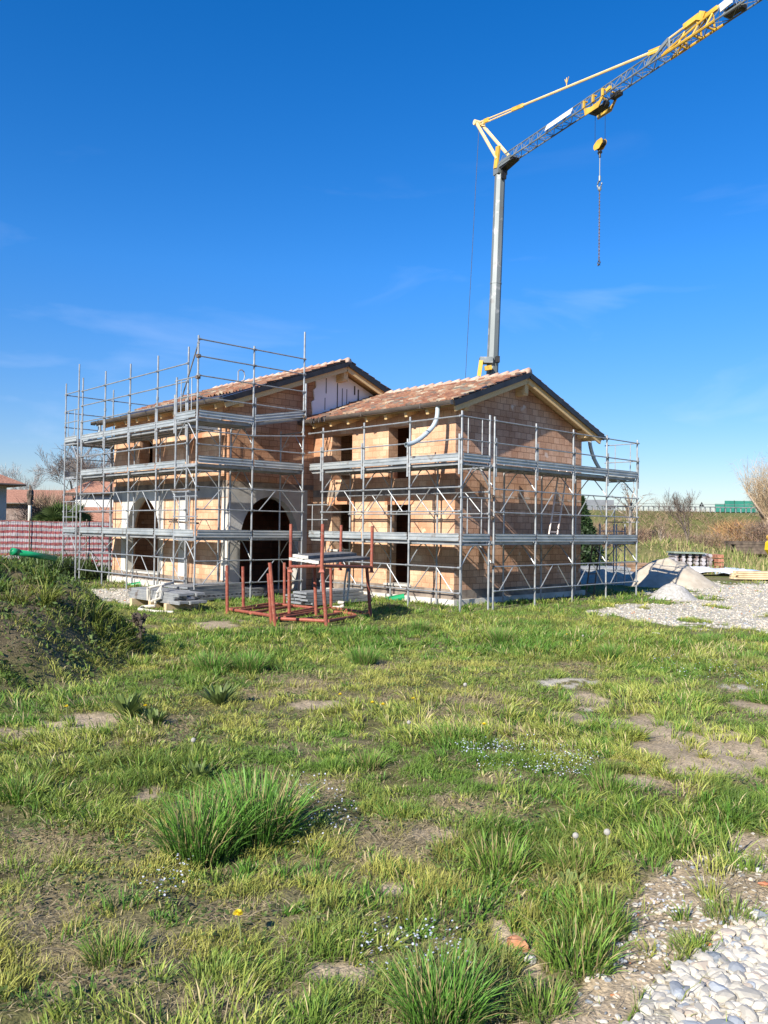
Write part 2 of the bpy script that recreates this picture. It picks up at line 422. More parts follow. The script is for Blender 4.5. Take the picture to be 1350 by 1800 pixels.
# lintels of the near wing openings
for a, b, z in ((-6.65, -5.45, 2.79), (-4.1, -2.9, 2.75)):
    mb = MB(); mb.box(a, b, YF - .005, YF + .15, z, z + .2); mb.build('lintel', M['lin'], house)
# damp-proof band and plinth
mb = MB(); mb.box(XB + .02, XG + .02, YF - .02, YF + .3, .10, zB - .002); mb.box(XG - .3, XG + .02, YF + .3, YR, .10, .398)
mb.build('plaster_band', M['dpc'], house)
mb = MB(); mb.box(XB + .3, XG + .12, YF - .13, YF + .3, -.6, .155); mb.box(XG - .3, XG + .12, YF + .3, YR + .1, -.6, .155)
w = mb.build('plinth', M['concw'], house)
mb = MB(); mb.box(XA0 - .01, XB + .01, YA - .02, YA + .3, .13, zB - .002); mb.build('plaster_band', M['dpc'], house)
mb = MB(); mb.box(XA0 - .1, XB + .06, YA - .13, YA + .3, -.7, .20); mb.build('plinth', M['concw'], house)
mb = MB(); mb.box(XB - .6, XB + .05, YA + .3, YF + .2, -.5, .018); mb.build('plinth', M['conc'], house)
# window sills of rough mortar
for a, b, z in ((-6.55, -5.55, 1.36), (-4.05, -2.95, zB + .03), (bc - 1.3, bc + 1.3, zB + .03)):
    mb = MB(); y0 = YF if a > -7 else YA
    mb.box(a, b, y0 - .06, y0 + T + .05, z - .05, z + .012); mb.build('sill', M['stone'], house)
# inside: floor slabs and partitions so rooms read as rooms
mb = MB(); mb.box(XA0 + T, XB - T, YA + T, YL - T, 2.98, 3.2); mb.build('floor_slab', M['conc'], house)
mb = MB(); mb.box(XB - T, XG - T, YF + T, YR - T, 2.981, 3.199); mb.build('floor_slab', M['conc'], house)
mb = MB(); mb.box(XA0 + T, XB - T, YA + T, YL - T, -.3, .05); mb.build('floor_slab', M['conc'], house)
mb = MB(); mb.box(XB - T, XG - T, YF + T, YR - T, -.3, .051); mb.build('floor_slab', M['conc'], house)
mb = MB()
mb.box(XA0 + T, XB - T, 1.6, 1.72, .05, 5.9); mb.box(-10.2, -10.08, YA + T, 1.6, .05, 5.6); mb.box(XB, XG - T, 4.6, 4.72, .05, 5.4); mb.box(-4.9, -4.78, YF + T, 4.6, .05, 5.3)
mb.build('partition_wall', M['brickshade'], house)
# timber prop inside the narrow arch
mb = MB(); mb.box(-12.62, -12.44, YA + .6, YA + .78, .05, 2.97); mb.build('prop', M['timber'], house)
mb = MB(); mb.obox((-13.2, .4, 2.1), (-11.7, .4, 2.1), .1, .12); mb.obox((-13.15, .4, .05), (-13.15, .4, 2.1), .1, .1, (1, 0, 0)); mb.build('door_frame', M['darktimber'], house)
# white insulation on the upper gable
mb = MB()
xi = XB + .05
ins = [(1.13, 5.35), (1.20, 5.75), (1.15, 6.1), (1.27, 6.2), (1.22, 6.5), (1.33, 6.6), (1.30, 6.9), (RID2, ZR2 - .25), (6.2, ztop2(6.2) - .25), (6.2, 5.35)]
plate(mb, ins, [], lambda s, z, d: (XB + .045 - d, s, z), .05)
recalc(mb.build('insulation_board', M['insul'], house))
mb = MB(); rs = random.Random(4)
for s0, z0, z1 in ((1.72, 6.45, 6.95), (1.68, 5.9, 6.3), (2.2, 5.85, 6.85), (2.42, 5.9, 6.7), (2.62, 6.2, 6.7), (2.72, 5.95, 6.3), (2.95, 6.55, 6.85), (3.12, 6.35, 6.75)):
    mb = MB(); mb.box(XB + .047, XB + .053, s0, s0 + rs.uniform(.02, .06), z0, z1); mb.build('joint_strip', M['black'], house)

# ---------------------------------------------------------------- roofs
def tiles(x0, x1, ya, za, yb, zb, name, parent, m, ph=0):
    "field of barrel tiles from ridge (ya, za) down to the eave (yb, zb)"
    W, Cs = .19, .30
    L = math.hypot(yb - ya, zb - za); nc = int(round(L / Cs)); Cs = L / nc
    dy, dz = (yb - ya) / L, (zb - za) / L; ny, nz = (-dz, dy) if dy > 0 else (dz, -dy)
    ns = int((x1 - x0) / W * 6); rs = np.random.default_rng(int(abs(x0 * 10)) + int(abs(yb) * 7))
    mb = MB(); vs = []; fs = []; uvs = []
    for c in range(nc):
        jit = rs.normal(0, .012, ns // 6 + 3); jl = rs.normal(0, .02, ns // 6 + 3)
        for e in (0, 1):
            t = (c + e * 1.10) * Cs
            for i in range(ns + 1):
                x = x0 + (x1 - x0) * i / ns; k = int((x - x0) / W + ph)
                q = math.sin(math.pi * 2 * (x - x0) / W)
                h = .012 + .042 * (q if q > 0 else q * .55) + .034 * e + jit[k] + .02
                tt = t + (jl[k] if e else 0)
                vs.append((x, ya + dy * tt + ny * h, za + dz * tt + nz * h))
    for c in range(nc):
        o = c * 2 * (ns + 1)
        for i in range(ns):
            fs.append((o + i, o + i + 1, o + ns + 2 + i, o + ns + 1 + i))
            u0 = (i / 6) * .5 + .03; v0 = c + .1
            uvs.append([(u0, v0), (u0 + .08, v0), (u0 + .08, v0 + .8), (u0, v0 + .8)])
        # butt edge of the course
        if c < nc:
            b = len(vs)
            for i in range(ns + 1):
                p = vs[o + ns + 1 + i]; vs.append((p[0], p[1] - ny * .05, p[2] - nz * .05))
            for i in range(ns):
                fs.append((o + ns + 1 + i, o + ns + 2 + i, b + i + 1, b + i))
                u0 = (i / 6) * .5 + .03; v0 = c + .5
                uvs.append([(u0, v0)] * 4)
    mb.add(vs, fs, uvs)
    return mb.build(name, m, parent)
def tilemat():
    m, nt, N, L, B = newmat('clay_tiles'); B.inputs['Roughness'].default_value = .9; B.inputs['Specular IOR Level'].default_value = .2
    uv = N.new('ShaderNodeUVMap')
    mp = N.new('ShaderNodeVectorMath'); mp.operation = 'MULTIPLY'; mp.inputs[1].default_value = (2, 1, 1); L.new(uv.outputs[0], mp.inputs[0])
    fl = N.new('ShaderNodeVectorMath'); fl.operation = 'FLOOR'; L.new(mp.outputs[0], fl.inputs[0])
    wn = N.new('ShaderNodeTexWhiteNoise'); wn.noise_dimensions = '2D'; L.new(fl.outputs[0], wn.inputs['Vector'])
    r = N.new('ShaderNodeValToRGB'); r.color_ramp.interpolation = 'CONSTANT'; e = r.color_ramp.elements
    e[0].position = 0; e[0].color = (.30, .155, .10, 1); e[1].position = .3; e[1].color = (.25, .12, .08, 1)
    for p, c in ((.5, (.33, .19, .125, 1)), (.68, (.38, .26, .18, 1)), (.81, (.17, .125, .10, 1)), (.90, (.46, .38, .28, 1)), (.95, (.21, .185, .15, 1))):
        q = e.new(p); q.color = c
    L.new(wn.outputs['Value'], r.inputs[0])
    n = noise_node(N, L, 9, 'Object', 6); rr = ramp(N, L, n.outputs[0], .35, .7, (.75, .75, .75), (1.25, 1.2, 1.1))
    mul = N.new('ShaderNodeMix'); mul.data_type = 'RGBA'; mul.blend_type = 'MULTIPLY'; mul.inputs[0].default_value = 1
    L.new(r.outputs[0], mul.inputs[6]); L.new(rr.outputs[0], mul.inputs[7]); L.new(mul.outputs[2], B.inputs['Base Color'])
    return m
M['tile'] = tilemat()
M['ridge'] = pm('ridge_tiles', (.38, .23, .165), (.52, .40, .32), 4, .9)
def gable_roof(x0, x1, rid, zr, yl, yr, zf, label, bare=0.):
    th = .11
    mb = MB()
    for ya, yb in ((rid, yl), (rid, yr)):
        za, zb = zr, zf(yb)
        vs = [(x, y, z - o) for x in (x0, x1) for (y, z) in ((ya, za), (yb, zb)) for o in (.05, .05 + th)]
        mb.add(vs, [(0, 2, 6, 4), (1, 5, 7, 3), (0, 1, 3, 2), (4, 6, 7, 5), (2, 3, 7, 6), (0, 4, 5, 1)])
    r = recalc(mb.build('roof', M['soffit'], house)); r['label'] = label
    tiles(x0 - .02, x1 + .015, rid, zr - .02, yl - .03 + bare, zf(yl + bare) - .03, 'tile_covering', r, M['tile'])
    if bare:
        mb = MB(); vs = [(x, y, zf(y) - .04 + o) for x in (x0, x1 + .02) for y in (yl - .04, yl + bare + .1) for o in (0, .02)]
        mb.add(vs, [(0, 2, 6, 4), (1, 5, 7, 3), (0, 1, 3, 2), (4, 6, 7, 5), (2, 3, 7, 6), (0, 4, 5, 1)]); recalc(mb.build('eave_flashing', M['flash'], r))
    tiles(x0 - .02, x1 + .015, rid, zr - .02, yr + .03, zf(yr) - .03, 'tile_covering', r, M['tile'])
    # ridge tiles, each lapping the next
    mb = MB(); n = int((x1 - x0) / .38)
    for i in range(n):
        a = x1 - i * .38 + .03; b = a - .42
        mb.tube((a, rid, zr + .015), (b, rid, zr - .025), .135, 10, .105)
    mb.build('ridge_cap', M['ridge'], r, True)
    # dark verge flashing on the gable end, two rakes
    mb = MB()
    for yb in (yl, yr):
        d = np.array([0, yb - rid, zf(yb) - zr]); d /= np.linalg.norm(d)
        p = np.array([x1 + .03, rid, zr - .075]); q = np.array([x1 + .03, yb, zf(yb) - .075])
        mb.obox(p + d * .0, q + d * .06,   .04, .15, (0, 0, 1))
        mb.obox(p + (-.1, 0, .115), q + d * .06 + (-.1, 0, .115), .16, .03)
    mb.build('verge_flashing', M['flash'], r)
    return r
roof1 = gable_roof(XB, -.95, RID1, ZR1, .80, 7.98, ztop1, 'tiled gable roof of the near right wing')
roof2 = gable_roof(-15.5, -6.95, RID2, ZR2, -2.42, 7.0, ztop2, 'tiled gable roof of the taller left wing', 1.55)
def gutter(parent, x0, x1, y, z, side):
    mb = MB(); n = 8; vs = []; fs = []
    prof = []
    for k in range(n + 1):
        an = math.pi + math.pi * k / n
        prof.append((y + .085 * math.cos(an), z + .115 * math.sin(an)))
    inner = [(y + .075 * math.cos(math.pi + math.pi * k / n), z + .105 * math.sin(math.pi + math.pi * k / n)) for k in range(n, -1, -1)]
    ring = prof + inner; m = len(ring)
    vs = [(x, a, b) for x in (x0, x1) for a, b in ring]
    fs = [(k, (k + 1) % m, (k + 1) % m + m, k + m) for k in range(m)]
    mb.add(vs, fs)
    mb.box(x0, x0 + .01, y - .085, y + .085, z - .115, z); mb.box(x1 - .01, x1, y - .085, y + .085, z - .115, z)
    x = x0 + .6
    while x < x1: mb.box(x, x + .03, y - .092, y + .09, z - .125, z + .012); x += 2.4
    return recalc(mb.build('gutter', M['gutter'], parent))
gutter(roof1, XB + .02, -.93, .80 - .12, ztop1(.80) - .02, 0)
gutter(roof1, XB + .02, -.93, 7.98 + .12, ztop1(7.98) - .02, 0)
gutter(roof2, -15.52, -6.92, -2.42 - .12, ztop2(-2.42) - .02, 0)
gutter(roof2, -15.52, -6.92, 7.0 + .12, ztop2(7.0) - .02, 0)
# black drip stains on the inner end of the near gutter
mb = MB()
for x in (-6.75, -6.62, -6.38, -6.2, -6.1): mb.box(x, x + .035, .60 - .012, .60, ztop1(.8) - .16, ztop1(.8) + .01)
mb.build('drip_stain', M['black'], roof1)
# rafters under both visible eaves
for x in np.arange(-6.9, -1.2, .82):
    mb = MB(); y0, y1 = .82, 2.2
    mb.obox((x, y0, ztop1(y0) - .23), (x, y1, ztop1(y1) - .23), .1, .13); mb.build('rafter', M['wood'], roof1)
for x in np.arange(-14.9, -7.2, .82):
    mb = MB(); y0, y1 = -2.38, -1.2
    mb.obox((x, y0, ztop2(y0) - .23), (x, y1, ztop2(y1) - .23), .1, .13); mb.build('rafter', M['wood'], roof2)
# purlin ends on both gables
for (x0, x1, y, z, wd, hh) in ((XG - .6, -1.02, RID1, ZR1 - .43, .20, .44), (XG - .6, -1.02, 7.22, ztop1(7.22) - .30, .18, .24), (XG - .6, -1.05, 1.42, ztop1(1.42) - .30, .18, .24),
                           (XB - .6, -7.05, RID2, ZR2 - .42, .22, .42), (XB - .6, -7.08, -1.75, ztop2(-1.75) - .30, .18, .24)):
    mb = MB(); mb.box(x0, x1 - .03, y - wd / 2, y + wd / 2, z - hh / 2, z + hh / 2)
    mb.box(x1 - .03, x1, y - wd / 2 + .02, y + wd / 2 - .02, z - hh / 2 + .05, z + hh / 2); mb.build('purlin', M['wood'], house)
# gable barge boards (timber rakes under the flashing)
for rid, zr, yl, yr, zf, x in ((RID1, ZR1, .85, 7.93, ztop1, -1.0), (RID2, ZR2, -2.37, 6.9, ztop2, -7.0)):
    mb = MB()
    for yb in (yl, yr): mb.obox((x, rid, zr - .24), (x, yb, zf(yb) - .24), .05, .14)
    mb.build('barge_board', M['wood'], house)
# grey spouts hanging from the gutters
def spout(pts, r, label):
    P = []
    for i in range(len(pts) - 1):
        for k in range(4):
            t = k / 4; p0 = np.array(pts[max(i - 1, 0)]); p1 = np.array(pts[i]); p2 = np.array(pts[i + 1]); p3 = np.array(pts[min(i + 2, len(pts) - 1)])
            P.append(.5 * ((2 * p1) + (-p0 + p2) * t + (2 * p0 - 5 * p1 + 4 * p2 - p3) * t * t + (-p0 + 3 * p1 - 3 * p2 + p3) * t ** 3))
    P.append(np.array(pts[-1]))
    mb = MB(); n = 12; vs = []; fs = []
    m = len(P)
    for rr in (r, r * .86):
        for i, p in enumerate(P):
            d = P[min(i + 1, m - 1)] - P[max(i - 1, 0)]; d /= np.linalg.norm(d); a = np.array([1., 0, 0]); a -= d * (a @ d); a /= np.linalg.norm(a); b = np.cross(d, a)
            for k in range(n): an = 2 * math.pi * k / n; vs.append(p + (a * math.cos(an) + b * math.sin(an)) * rr)
    for l in (0, 1):
        for i in range(m - 1):
            for k in range(n):
                q = (l * m * n + i * n + k, l * m * n + (i + 1) * n + k, l * m * n + (i + 1) * n + (k + 1) % n, l * m * n + i * n + (k + 1) % n)
                fs.append(q if l == 0 else q[::-1])
    for k in range(n):
        fs.append(((m - 1) * n + k, (m - 1) * n + (k + 1) % n, (2 * m - 1) * n + (k + 1) % n, (2 * m - 1) * n + k))
    mb.add(vs, fs)
    mid = P[int(m * .55)]; mb.tube(mid - (P[int(m * .55) + 1] - mid) * .2, mid + (P[int(m * .55) + 1] - mid) * .2, r * 1.12, 12)
    o = mb.build('downpipe', M['pvc'], house, True); o['label'] = label
sp = [onp(x, y, 'x', -1.52) for x, y in ((769.5, 713), (768.2, 733), (761.8, 748.7), (751, 760.6), (737, 772.4), (725, 779.0), (713.8, 782))]
spout(sp, .062, 'grey curved spout hanging from the near eave')
sp = [onp(x, y, 'x', -1.7) for x, y in ((1036, 768), (1037, 780), (1040, 794), (1045, 808), (1052, 821), (1060, 832))]
spout(sp, .062, 'grey curved spout hanging from the right eave')
spout([(-14.95, -2.54, 5.60), (-14.95, -2.55, 5.35), (-14.97, -2.68, 5.15), (-15.0, -2.95, 5.0), (-15.05, -3.3, 4.93)], .062, 'grey curved spout at the far left eave')
# small vent pipe loop on the tall roof
p = onp(418.5, 672, 'y', .6)
mb = MB(); q = np.array(p); mb.path([q, q + (0, 0, .38), q + (0, .04, .43), q + (0, .14, .46), q + (0, .24, .40), q + (0, .28, .28), q + (0, .24, .1), q + (0, .12, 0)], .022, 8)
mb.build('vent_pipe', M['galv'], roof2)
# green drain stubs in the plinths
for px, py, Y in ((703, 1052, 1.17), (243, 1029, -2.05)):
    a = onp(px, py, 'y', Y); mb = MB()
    mb.tube(a + (-.25, -.35, -.06), a + (.12, .06, .05), .10, 12); mb.tube(a + (-.262, -.362, -.065), a + (-.25, -.35, -.06), .085, 12)
    o = mb.build('drain_pipe', M['greenpipe'], house, False)

# ================================================================== SCAFFOLDING
RP = .027
class Scaf:
    def __init__(s, label, base): s.t = thing('scaffolding', label, 'scaffolding', base, 'scaffolding round the house')
    def post(s, x, y, z0, z1, sleeve=(), joints=()):
        mb = MB(); mb.tube((x, y, z0), (x, y, z1), RP, 8)
        for z in joints: mb.tube((x, y, z - .05), (x, y, z + .05), RP * 1.45, 8)
        mb.box(x - .07, x + .07, y - .07, y + .07, z0 - .01, z0 + .006)
        o = mb.build('post', M['galv'], s.t)
        for z in np.arange(z0 + .9, z1 - .1, 1.0):
            pass
        return o
    def sleeve(s, x, y, z0, z1, dx, dy):
        mb = MB(); mb.tube((x + dx, y + dy, z0), (x + dx, y + dy, z1), .030, 8); mb.tube((x, y, z0 + .12), (x + dx, y + dy, z0 + .12), .016, 6); mb.tube((x, y, z1 - .12), (x + dx, y + dy, z1 - .12), .016, 6)
        mb.build('guard_sleeve', M['galv'], s.t)
    def rail(s, p, q, r=.019, name='guard_rail'):
        mb = MB(); mb.tube(p, q, r, 6)
        d = np.array(q, float) - np.array(p, float); d /= np.linalg.norm(d)
        mb.tube(np.array(p) - d * .03, np.array(p) + d * .06, r * 1.7, 6); mb.tube(np.array(q) - d * .06, np.array(q) + d * .03, r * 1.7, 6)
        return mb.build(name, M['galv'], s.t)
    def vee(s, p, q, zt, zb):
        "truss guard between two posts: two rails and an inverted V"
        p = np.array(p, float); q = np.array(q, float)
        s.rail((p[0], p[1], zt), (q[0], q[1], zt)); s.rail((p[0], p[1], zb), (q[0], q[1], zb))
        m = MB()
        a = p + (q - p) * .44; b = p + (q - p) * .56; c = p + (q - p) * .12; e = p + (q - p) * .88
        m.tube((a[0], a[1], zt), (c[0], c[1], zb), .0145, 6); m.tube((b[0], b[1], zt), (e[0], e[1], zb), .0145, 6)
        m.build('brace', M['galv'], s.t)
    def arch(s, p, q, z):
        "portal top: transom with two bent knees"
        p = np.array([*p, z], float); q = np.array([*q, z], float); d = q - p; k = np.array([0, 0, 1.])
        m = MB(); m.tube(p, q, .024, 6)
        for a, sg in ((p, 1), (q, -1)):
            m.path([a - k * .55, a + d * sg * .12 - k * .38, a + d * sg * .36 - k * .08, a + d * sg * .44 - k * .02], .0155, 6)
        m.build('portal_brace', M['galv'], s.t)
    def deck(s, p, q, w, z, zq=None):
        "three pressed-steel planks from p to q; w is the vector across the walkway"
        p = np.array(p, float); q = np.array(q, float); w = np.array(w, float); zq = z if zq is None else zq
        m = MB(); d = (q - p) / np.linalg.norm(q - p); up = np.array([0, 0, 1.])
        for k in range(3):
            c = w * (.02 + (k + .5) * .32)
            wd = np.linalg.norm(w) * .305
            m.obox(np.array([*(p + d * .03 + c), z - .035]), np.array([*(q - d * .03 + c), zq - .035]), wd, .055)
            for e in (-1, 1):
                cc = c + w / np.linalg.norm(w) * e * (wd / 2 - .012)
                m.obox(np.array([*(p + d * .06 + cc), z - .075]), np.array([*(q - d * .06 + cc), zq - .075]), .022, .03)
        m.build('deck', M['deck'], s.t)
    def toe(s, p, q, z, zq=None, h=.20, ends=True):
        "pressed toe board with two folded ribs"
        zq = z if zq is None else zq
        p = np.array([*p, z], float); q = np.array([*q, zq], float); m = MB(); d = (q - p); d /= np.linalg.norm(d); n = np.cross(d, (0, 0, 1)); n /= np.linalg.norm(n)
        prof = [(0, 0), (.012, .012), (.012, .055), (-.006, .07), (-.006, .085), (.012, .10), (.012, .135), (-.006, .15), (-.006, .165), (.012, .18), (.012, h - .006), (0, h)]
        A = p + d * .04; Bq = q - d * .04
        k = len(prof); vs = []
        for c in (A, Bq):
            for t, hh in prof: vs.append(c + n * t + np.array([0, 0, hh]))
        for c in (A, Bq):
            for t, hh in prof: vs.append(c + n * (t - .006) + np.array([0, 0, hh]))
        fs = [(i, i + 1, k + i + 1, k + i) for i in range(k - 1)] + [(3 * k + i, 3 * k + i + 1, 2 * k + i + 1, 2 * k + i) for i in range(k - 1)]
        fs += [(0, k, 3 * k, 2 * k), (k - 1, 3 * k - 1, 4 * k - 1, 2 * k - 1)] 
        m.add(vs, fs)
        return m.build('toe_board', M['board'], s.t)
    def endguard(s, p, q, zt, zb, zd, bars=2):
        p = np.array(p, float); q = np.array(q, float); m = MB(); d = (q - p) / np.linalg.norm(q - p)
        for z in (zt, zb): m.tube(np.array([*(p - d * .08), z]), np.array([*(q + d * .08), z]), .018, 6)
        for k in range(bars):
            c = p + (q - p) * ((k + .5) / bars if bars > 1 else .5); c = p + (q - p) * (.22 + .5 * k)
            m.tube((c[0], c[1], zd), (c[0], c[1], zt), .014, 6)
        m.build('end_guard', M['galv'], s.t)
    def clamp(s, x, y, z, name='coupler'):
        m = MB(); m.box(x - .05, x + .05, y - .05, y + .05, z - .045, z + .045); m.tube((x - .09, y, z), (x + .09, y, z), .022, 6); m.build(name, M['coupler'], s.t)

D1, D2, D3 = 1.75, 3.75, 4.98
FW = 1.09
def gz(x, y): return hz(x, y) - .02
# ---- run along the sunlit wall of the near wing
s = Scaf('two-deck scaffolding along the sunlit wall of the near wing', (-3, 0, 0))
us = [0, -1.8, -3.6, -5.4]
for u in us:
    s.post(u, 0, gz(u, 0), 4.99, joints=(1.72, 3.72)); s.post(u, FW, gz(u, FW), 4.02 if u < 0 else 4.99, joints=(1.72, 3.72))
    s.sleeve(u, 0, 3.42, 4.42, -.06, -.02)
    for z in (D1 - .09, D2 - .09): s.arch((u, 0), (u, FW), z)
uu = us + [-6.02]
for a, b in zip(uu[:-1], uu[1:]):
    for z in (D1, D2):
        s.deck((a, .02), (b, .02), (0, 1.04), z); s.toe((b, -.03), (a, -.03), z)
    s.rail((a, -.03, 4.86), (b, -.03, 4.86)); s.rail((a, -.03, 4.29), (b, -.03, 4.29))
    if b > -6: s.vee((a, -.03), (b, -.03), 1.10, .47); s.vee((a, -.03), (b, -.03), 3.10, 2.50)
    if b > -6: s.vee((a, FW - .03), (b, FW - .03), 3.02, 2.46)
s.endguard((0, 0), (0, FW), 4.86, 4.29, D2 + .2); s.endguard((0, 0), (0, FW), 2.85, 2.35, D1 + .2)
for z in (D1, D2): s.toe((.03, FW), (.03, 0), z)
s.endguard((-6.02, -.02), (-5.2, -.02), 2.72, 2.28, D1 + .2, 1)
# ---- run along the gable wall
s = Scaf('two-deck scaffolding in front of the shaded gable wall, right end', (0, 4.8, 0))
v0 = 1.282
vs_ = [v0 + 1.8 * k for k in range(5)]
for k, v in enumerate(vs_):
    s.post(0, v, gz(0, v), 4.97, joints=(1.72, 3.72)); s.post(-FW, v, gz(-FW, v), 4.02 if k < 4 else 4.97, joints=(1.72, 3.72))
    s.sleeve(0, v, 3.42, 4.42, -.0, .065)
    for z in (D1 - .09, D2 - .09): s.arch((0, v), (-FW, v), z)
for a, b in zip(vs_[:-1], vs_[1:]):
    for z in (D1, D2):
        s.deck((-.02, a), (-.02, b), (-1.04, 0), z); s.toe((.03, b), (.03, a), z)
    s.rail((.03, a, 4.86), (.03, b, 4.86)); s.rail((.03, a, 4.29), (.03, b, 4.29))
    s.vee((.03, a), (.03, b), 1.10, .47); s.vee((.03, a), (.03, b), 3.10, 2.50)
s.endguard((0, vs_[-1]), (-FW, vs_[-1]), 4.86, 4.29, D2); s.endguard((0, vs_[-1]), (-FW, vs_[-1]), 2.85, 2.35, D1)
for z in (1.15, 2.9, 2.36): s.clamp(0, 1.19, z)
for z in (D1, D2): s.toe((-FW, vs_[-1] + .03), (0, vs_[-1] + .03), z)
# ---- run along the long sunlit wall of the tall wing
s = Scaf('three-deck scaffolding along the long sunlit wall, left side', (-11.2, -3.24, 0))
xa = [-7.594 - 1.8 * k for k in range(5)]; ya = -3.24
for x in xa:
    s.post(x, ya, gz(x, ya), 7.2, joints=(1.72, 3.72, 4.95, 5.9)); s.post(x, ya + FW, gz(x, ya + FW), 5.25, joints=(1.72, 3.72))
    s.sleeve(x, ya, 4.62, 5.70, -.065, -.01)
    for z in (D1 - .09, D2 - .09, D3 - .09): s.arch((x, ya), (x, ya + FW), z)
for a, b in zip(xa[:-1], xa[1:]):
    for z in (D1, D2, D3):
        s.deck((a, ya + .02), (b, ya + .02), (0, 1.04), z); s.toe((b, ya - .03), (a, ya - .03), z)
    for z in (6.72, 6.20, 5.63): s.rail((a, ya - .03, z), (b, ya - .03, z))
    s.vee((a, ya - .03), (b, ya - .03), 1.10, .47); s.vee((a, ya - .03), (b, ya - .03), 3.10, 2.50)
    s.rail((a, ya - .03, 4.42), (b, ya - .03, 4.42))
# ---- return in front of the shaded arch wall
s = Scaf('three-deck scaffolding in front of the wide arch, with the tallest posts', (-6.05, -2, 0))
xb = -6.05; yb = [-3.84, -2.04, -.24]; xi_ = xb - 1.12
for k, y in enumerate(yb):
    s.post(xb, y, gz(xb, y), (7.18, 7.18, 7.9)[k], joints=(1.72, 3.72, 4.95, 6.1)); s.post(xi_, y, gz(xi_, y), (6.18, 5.0, 5.0)[k], joints=(1.72, 3.72))
    for z in (D1 - .09, D2 - .09, D3 - .09): s.arch((xb, y), (xi_, y), z)
s.sleeve(xb, yb[1], 4.62, 5.72, .0, .065); s.sleeve(xi_, yb[0], 4.62, 5.7, -.065, -.01); s.sleeve(xb, yb[2], 5.3, 6.35, .03, .05)
for k, (a, b) in enumerate(zip(yb[:-1], yb[1:])):
    for z in (D1, D2, D3):
        zq = z + (.36 if z == D3 and k == 1 else 0); z0 = z + (.04 if z == D3 and k == 1 else 0)
        s.deck((xb - .02, a), (xb - .02, b), (-1.06, 0), z0, zq); s.toe((xb + .03, b), (xb + .03, a), zq, z0)
    for z in (7.08, 6.62, 6.10, 5.52): s.rail((xb + .03, a, z), (xb + .03, b, z))
    s.rail((xb + .03, a, 4.62), (xb + .03, b, 4.62 + (.15 if k else 0))); s.rail((xb + .03, a, 4.25), (xb + .03, b, 4.25))
    s.vee((xb + .03, a), (xb + .03, b), 1.10, .47); s.vee((xb + .03, a), (xb + .03, b), 3.10, 2.50)
s.endguard((xi_, yb[0]), (xb, yb[0]), 6.08, 5.58, D3 + .2); s.endguard((xi_, yb[0]), (xb, yb[0]), 2.85, 2.3, D1 + .2)
for z in (D1, D3): s.toe((xi_, yb[0] - .03), (xb, yb[0] - .03), z)
s.rail((xi_, yb[0] - .03, 2.98), (xb - .3, yb[0] - .03, 2.98)); s.clamp(xi_, yb[0], 3.0); s.clamp(xi_, yb[0], 2.2)
mb = MB(); mb.obox((xi_ - .1, yb[0] - .06, 3.04), (xi_ + .75, yb[0] + .3, 3.04), .09, .05); mb.build('batten', M['darktimber'], s.t)
mb = MB(); mb.obox((xi_ - .15, yb[0] - .06, 2.16), (xi_ + .75, yb[0] + .3, 2.12), .09, .05); mb.build('batten', M['darktimber'], s.t)
s.rail((xb, yb[0], 6.98), (-8.9, -2.75, 5.75), .02, 'brace'); s.clamp(xb, yb[0], 6.05); s.clamp(xb, yb[0], 6.62); s.clamp(xb, yb[2], 5.35)
# ---- far end run behind the left corner
s = Scaf('scaffolding at the far left end, climbing past the tall eave', (-16, 0, 0))
xw = -16.10; xwi = -14.99; yw = [-3.30 + 1.8 * k for k in range(6)]
for k, y in enumerate(yw):
    s.post(xw, y, gz(xw, y), 7.14, joints=(1.72, 3.72, 4.95)); s.post(xwi - (.0 if k == 0 else .35), y, gz(xwi, y), 7.7 if k == 0 else 5.3, joints=(1.72, 3.72))
    for z in (D1 - .09, D2 - .09, D3 - .09): s.arch((xw, y), (xwi - (.0 if k == 0 else .35), y), z)
for a, b in zip(yw[:-1], yw[1:]):
    for z in (D1, D2, D3): s.deck((xw + .02, a), (xw + .02, b), (.76, 0), z); s.toe((xw - .03, a), (xw - .03, b), z)
    for z in (6.72, 6.08, 5.55): s.rail((xw - .03, a, z), (xw - .03, b, z))
    s.vee((xw - .03, a), (xw - .03, b), 1.10, .47); s.vee((xw - .03, a), (xw - .03, b), 3.10, 2.50); s.rail((xw - .03, a, 4.42), (xw - .03, b, 4.42))
s.endguard((xw, yw[0]), (xwi, yw[0]), 6.12, 5.70, D3 + .2); s.endguard((xw, yw[0]), (xwi, yw[0]), 2.85, 2.3, D1 + .2); s.rail((xw, yw[0], 6.75), (xwi, yw[0], 6.75))
for z in (D1, D3): s.toe((xw, yw[0] - .03), (xwi, yw[0] - .03), z)
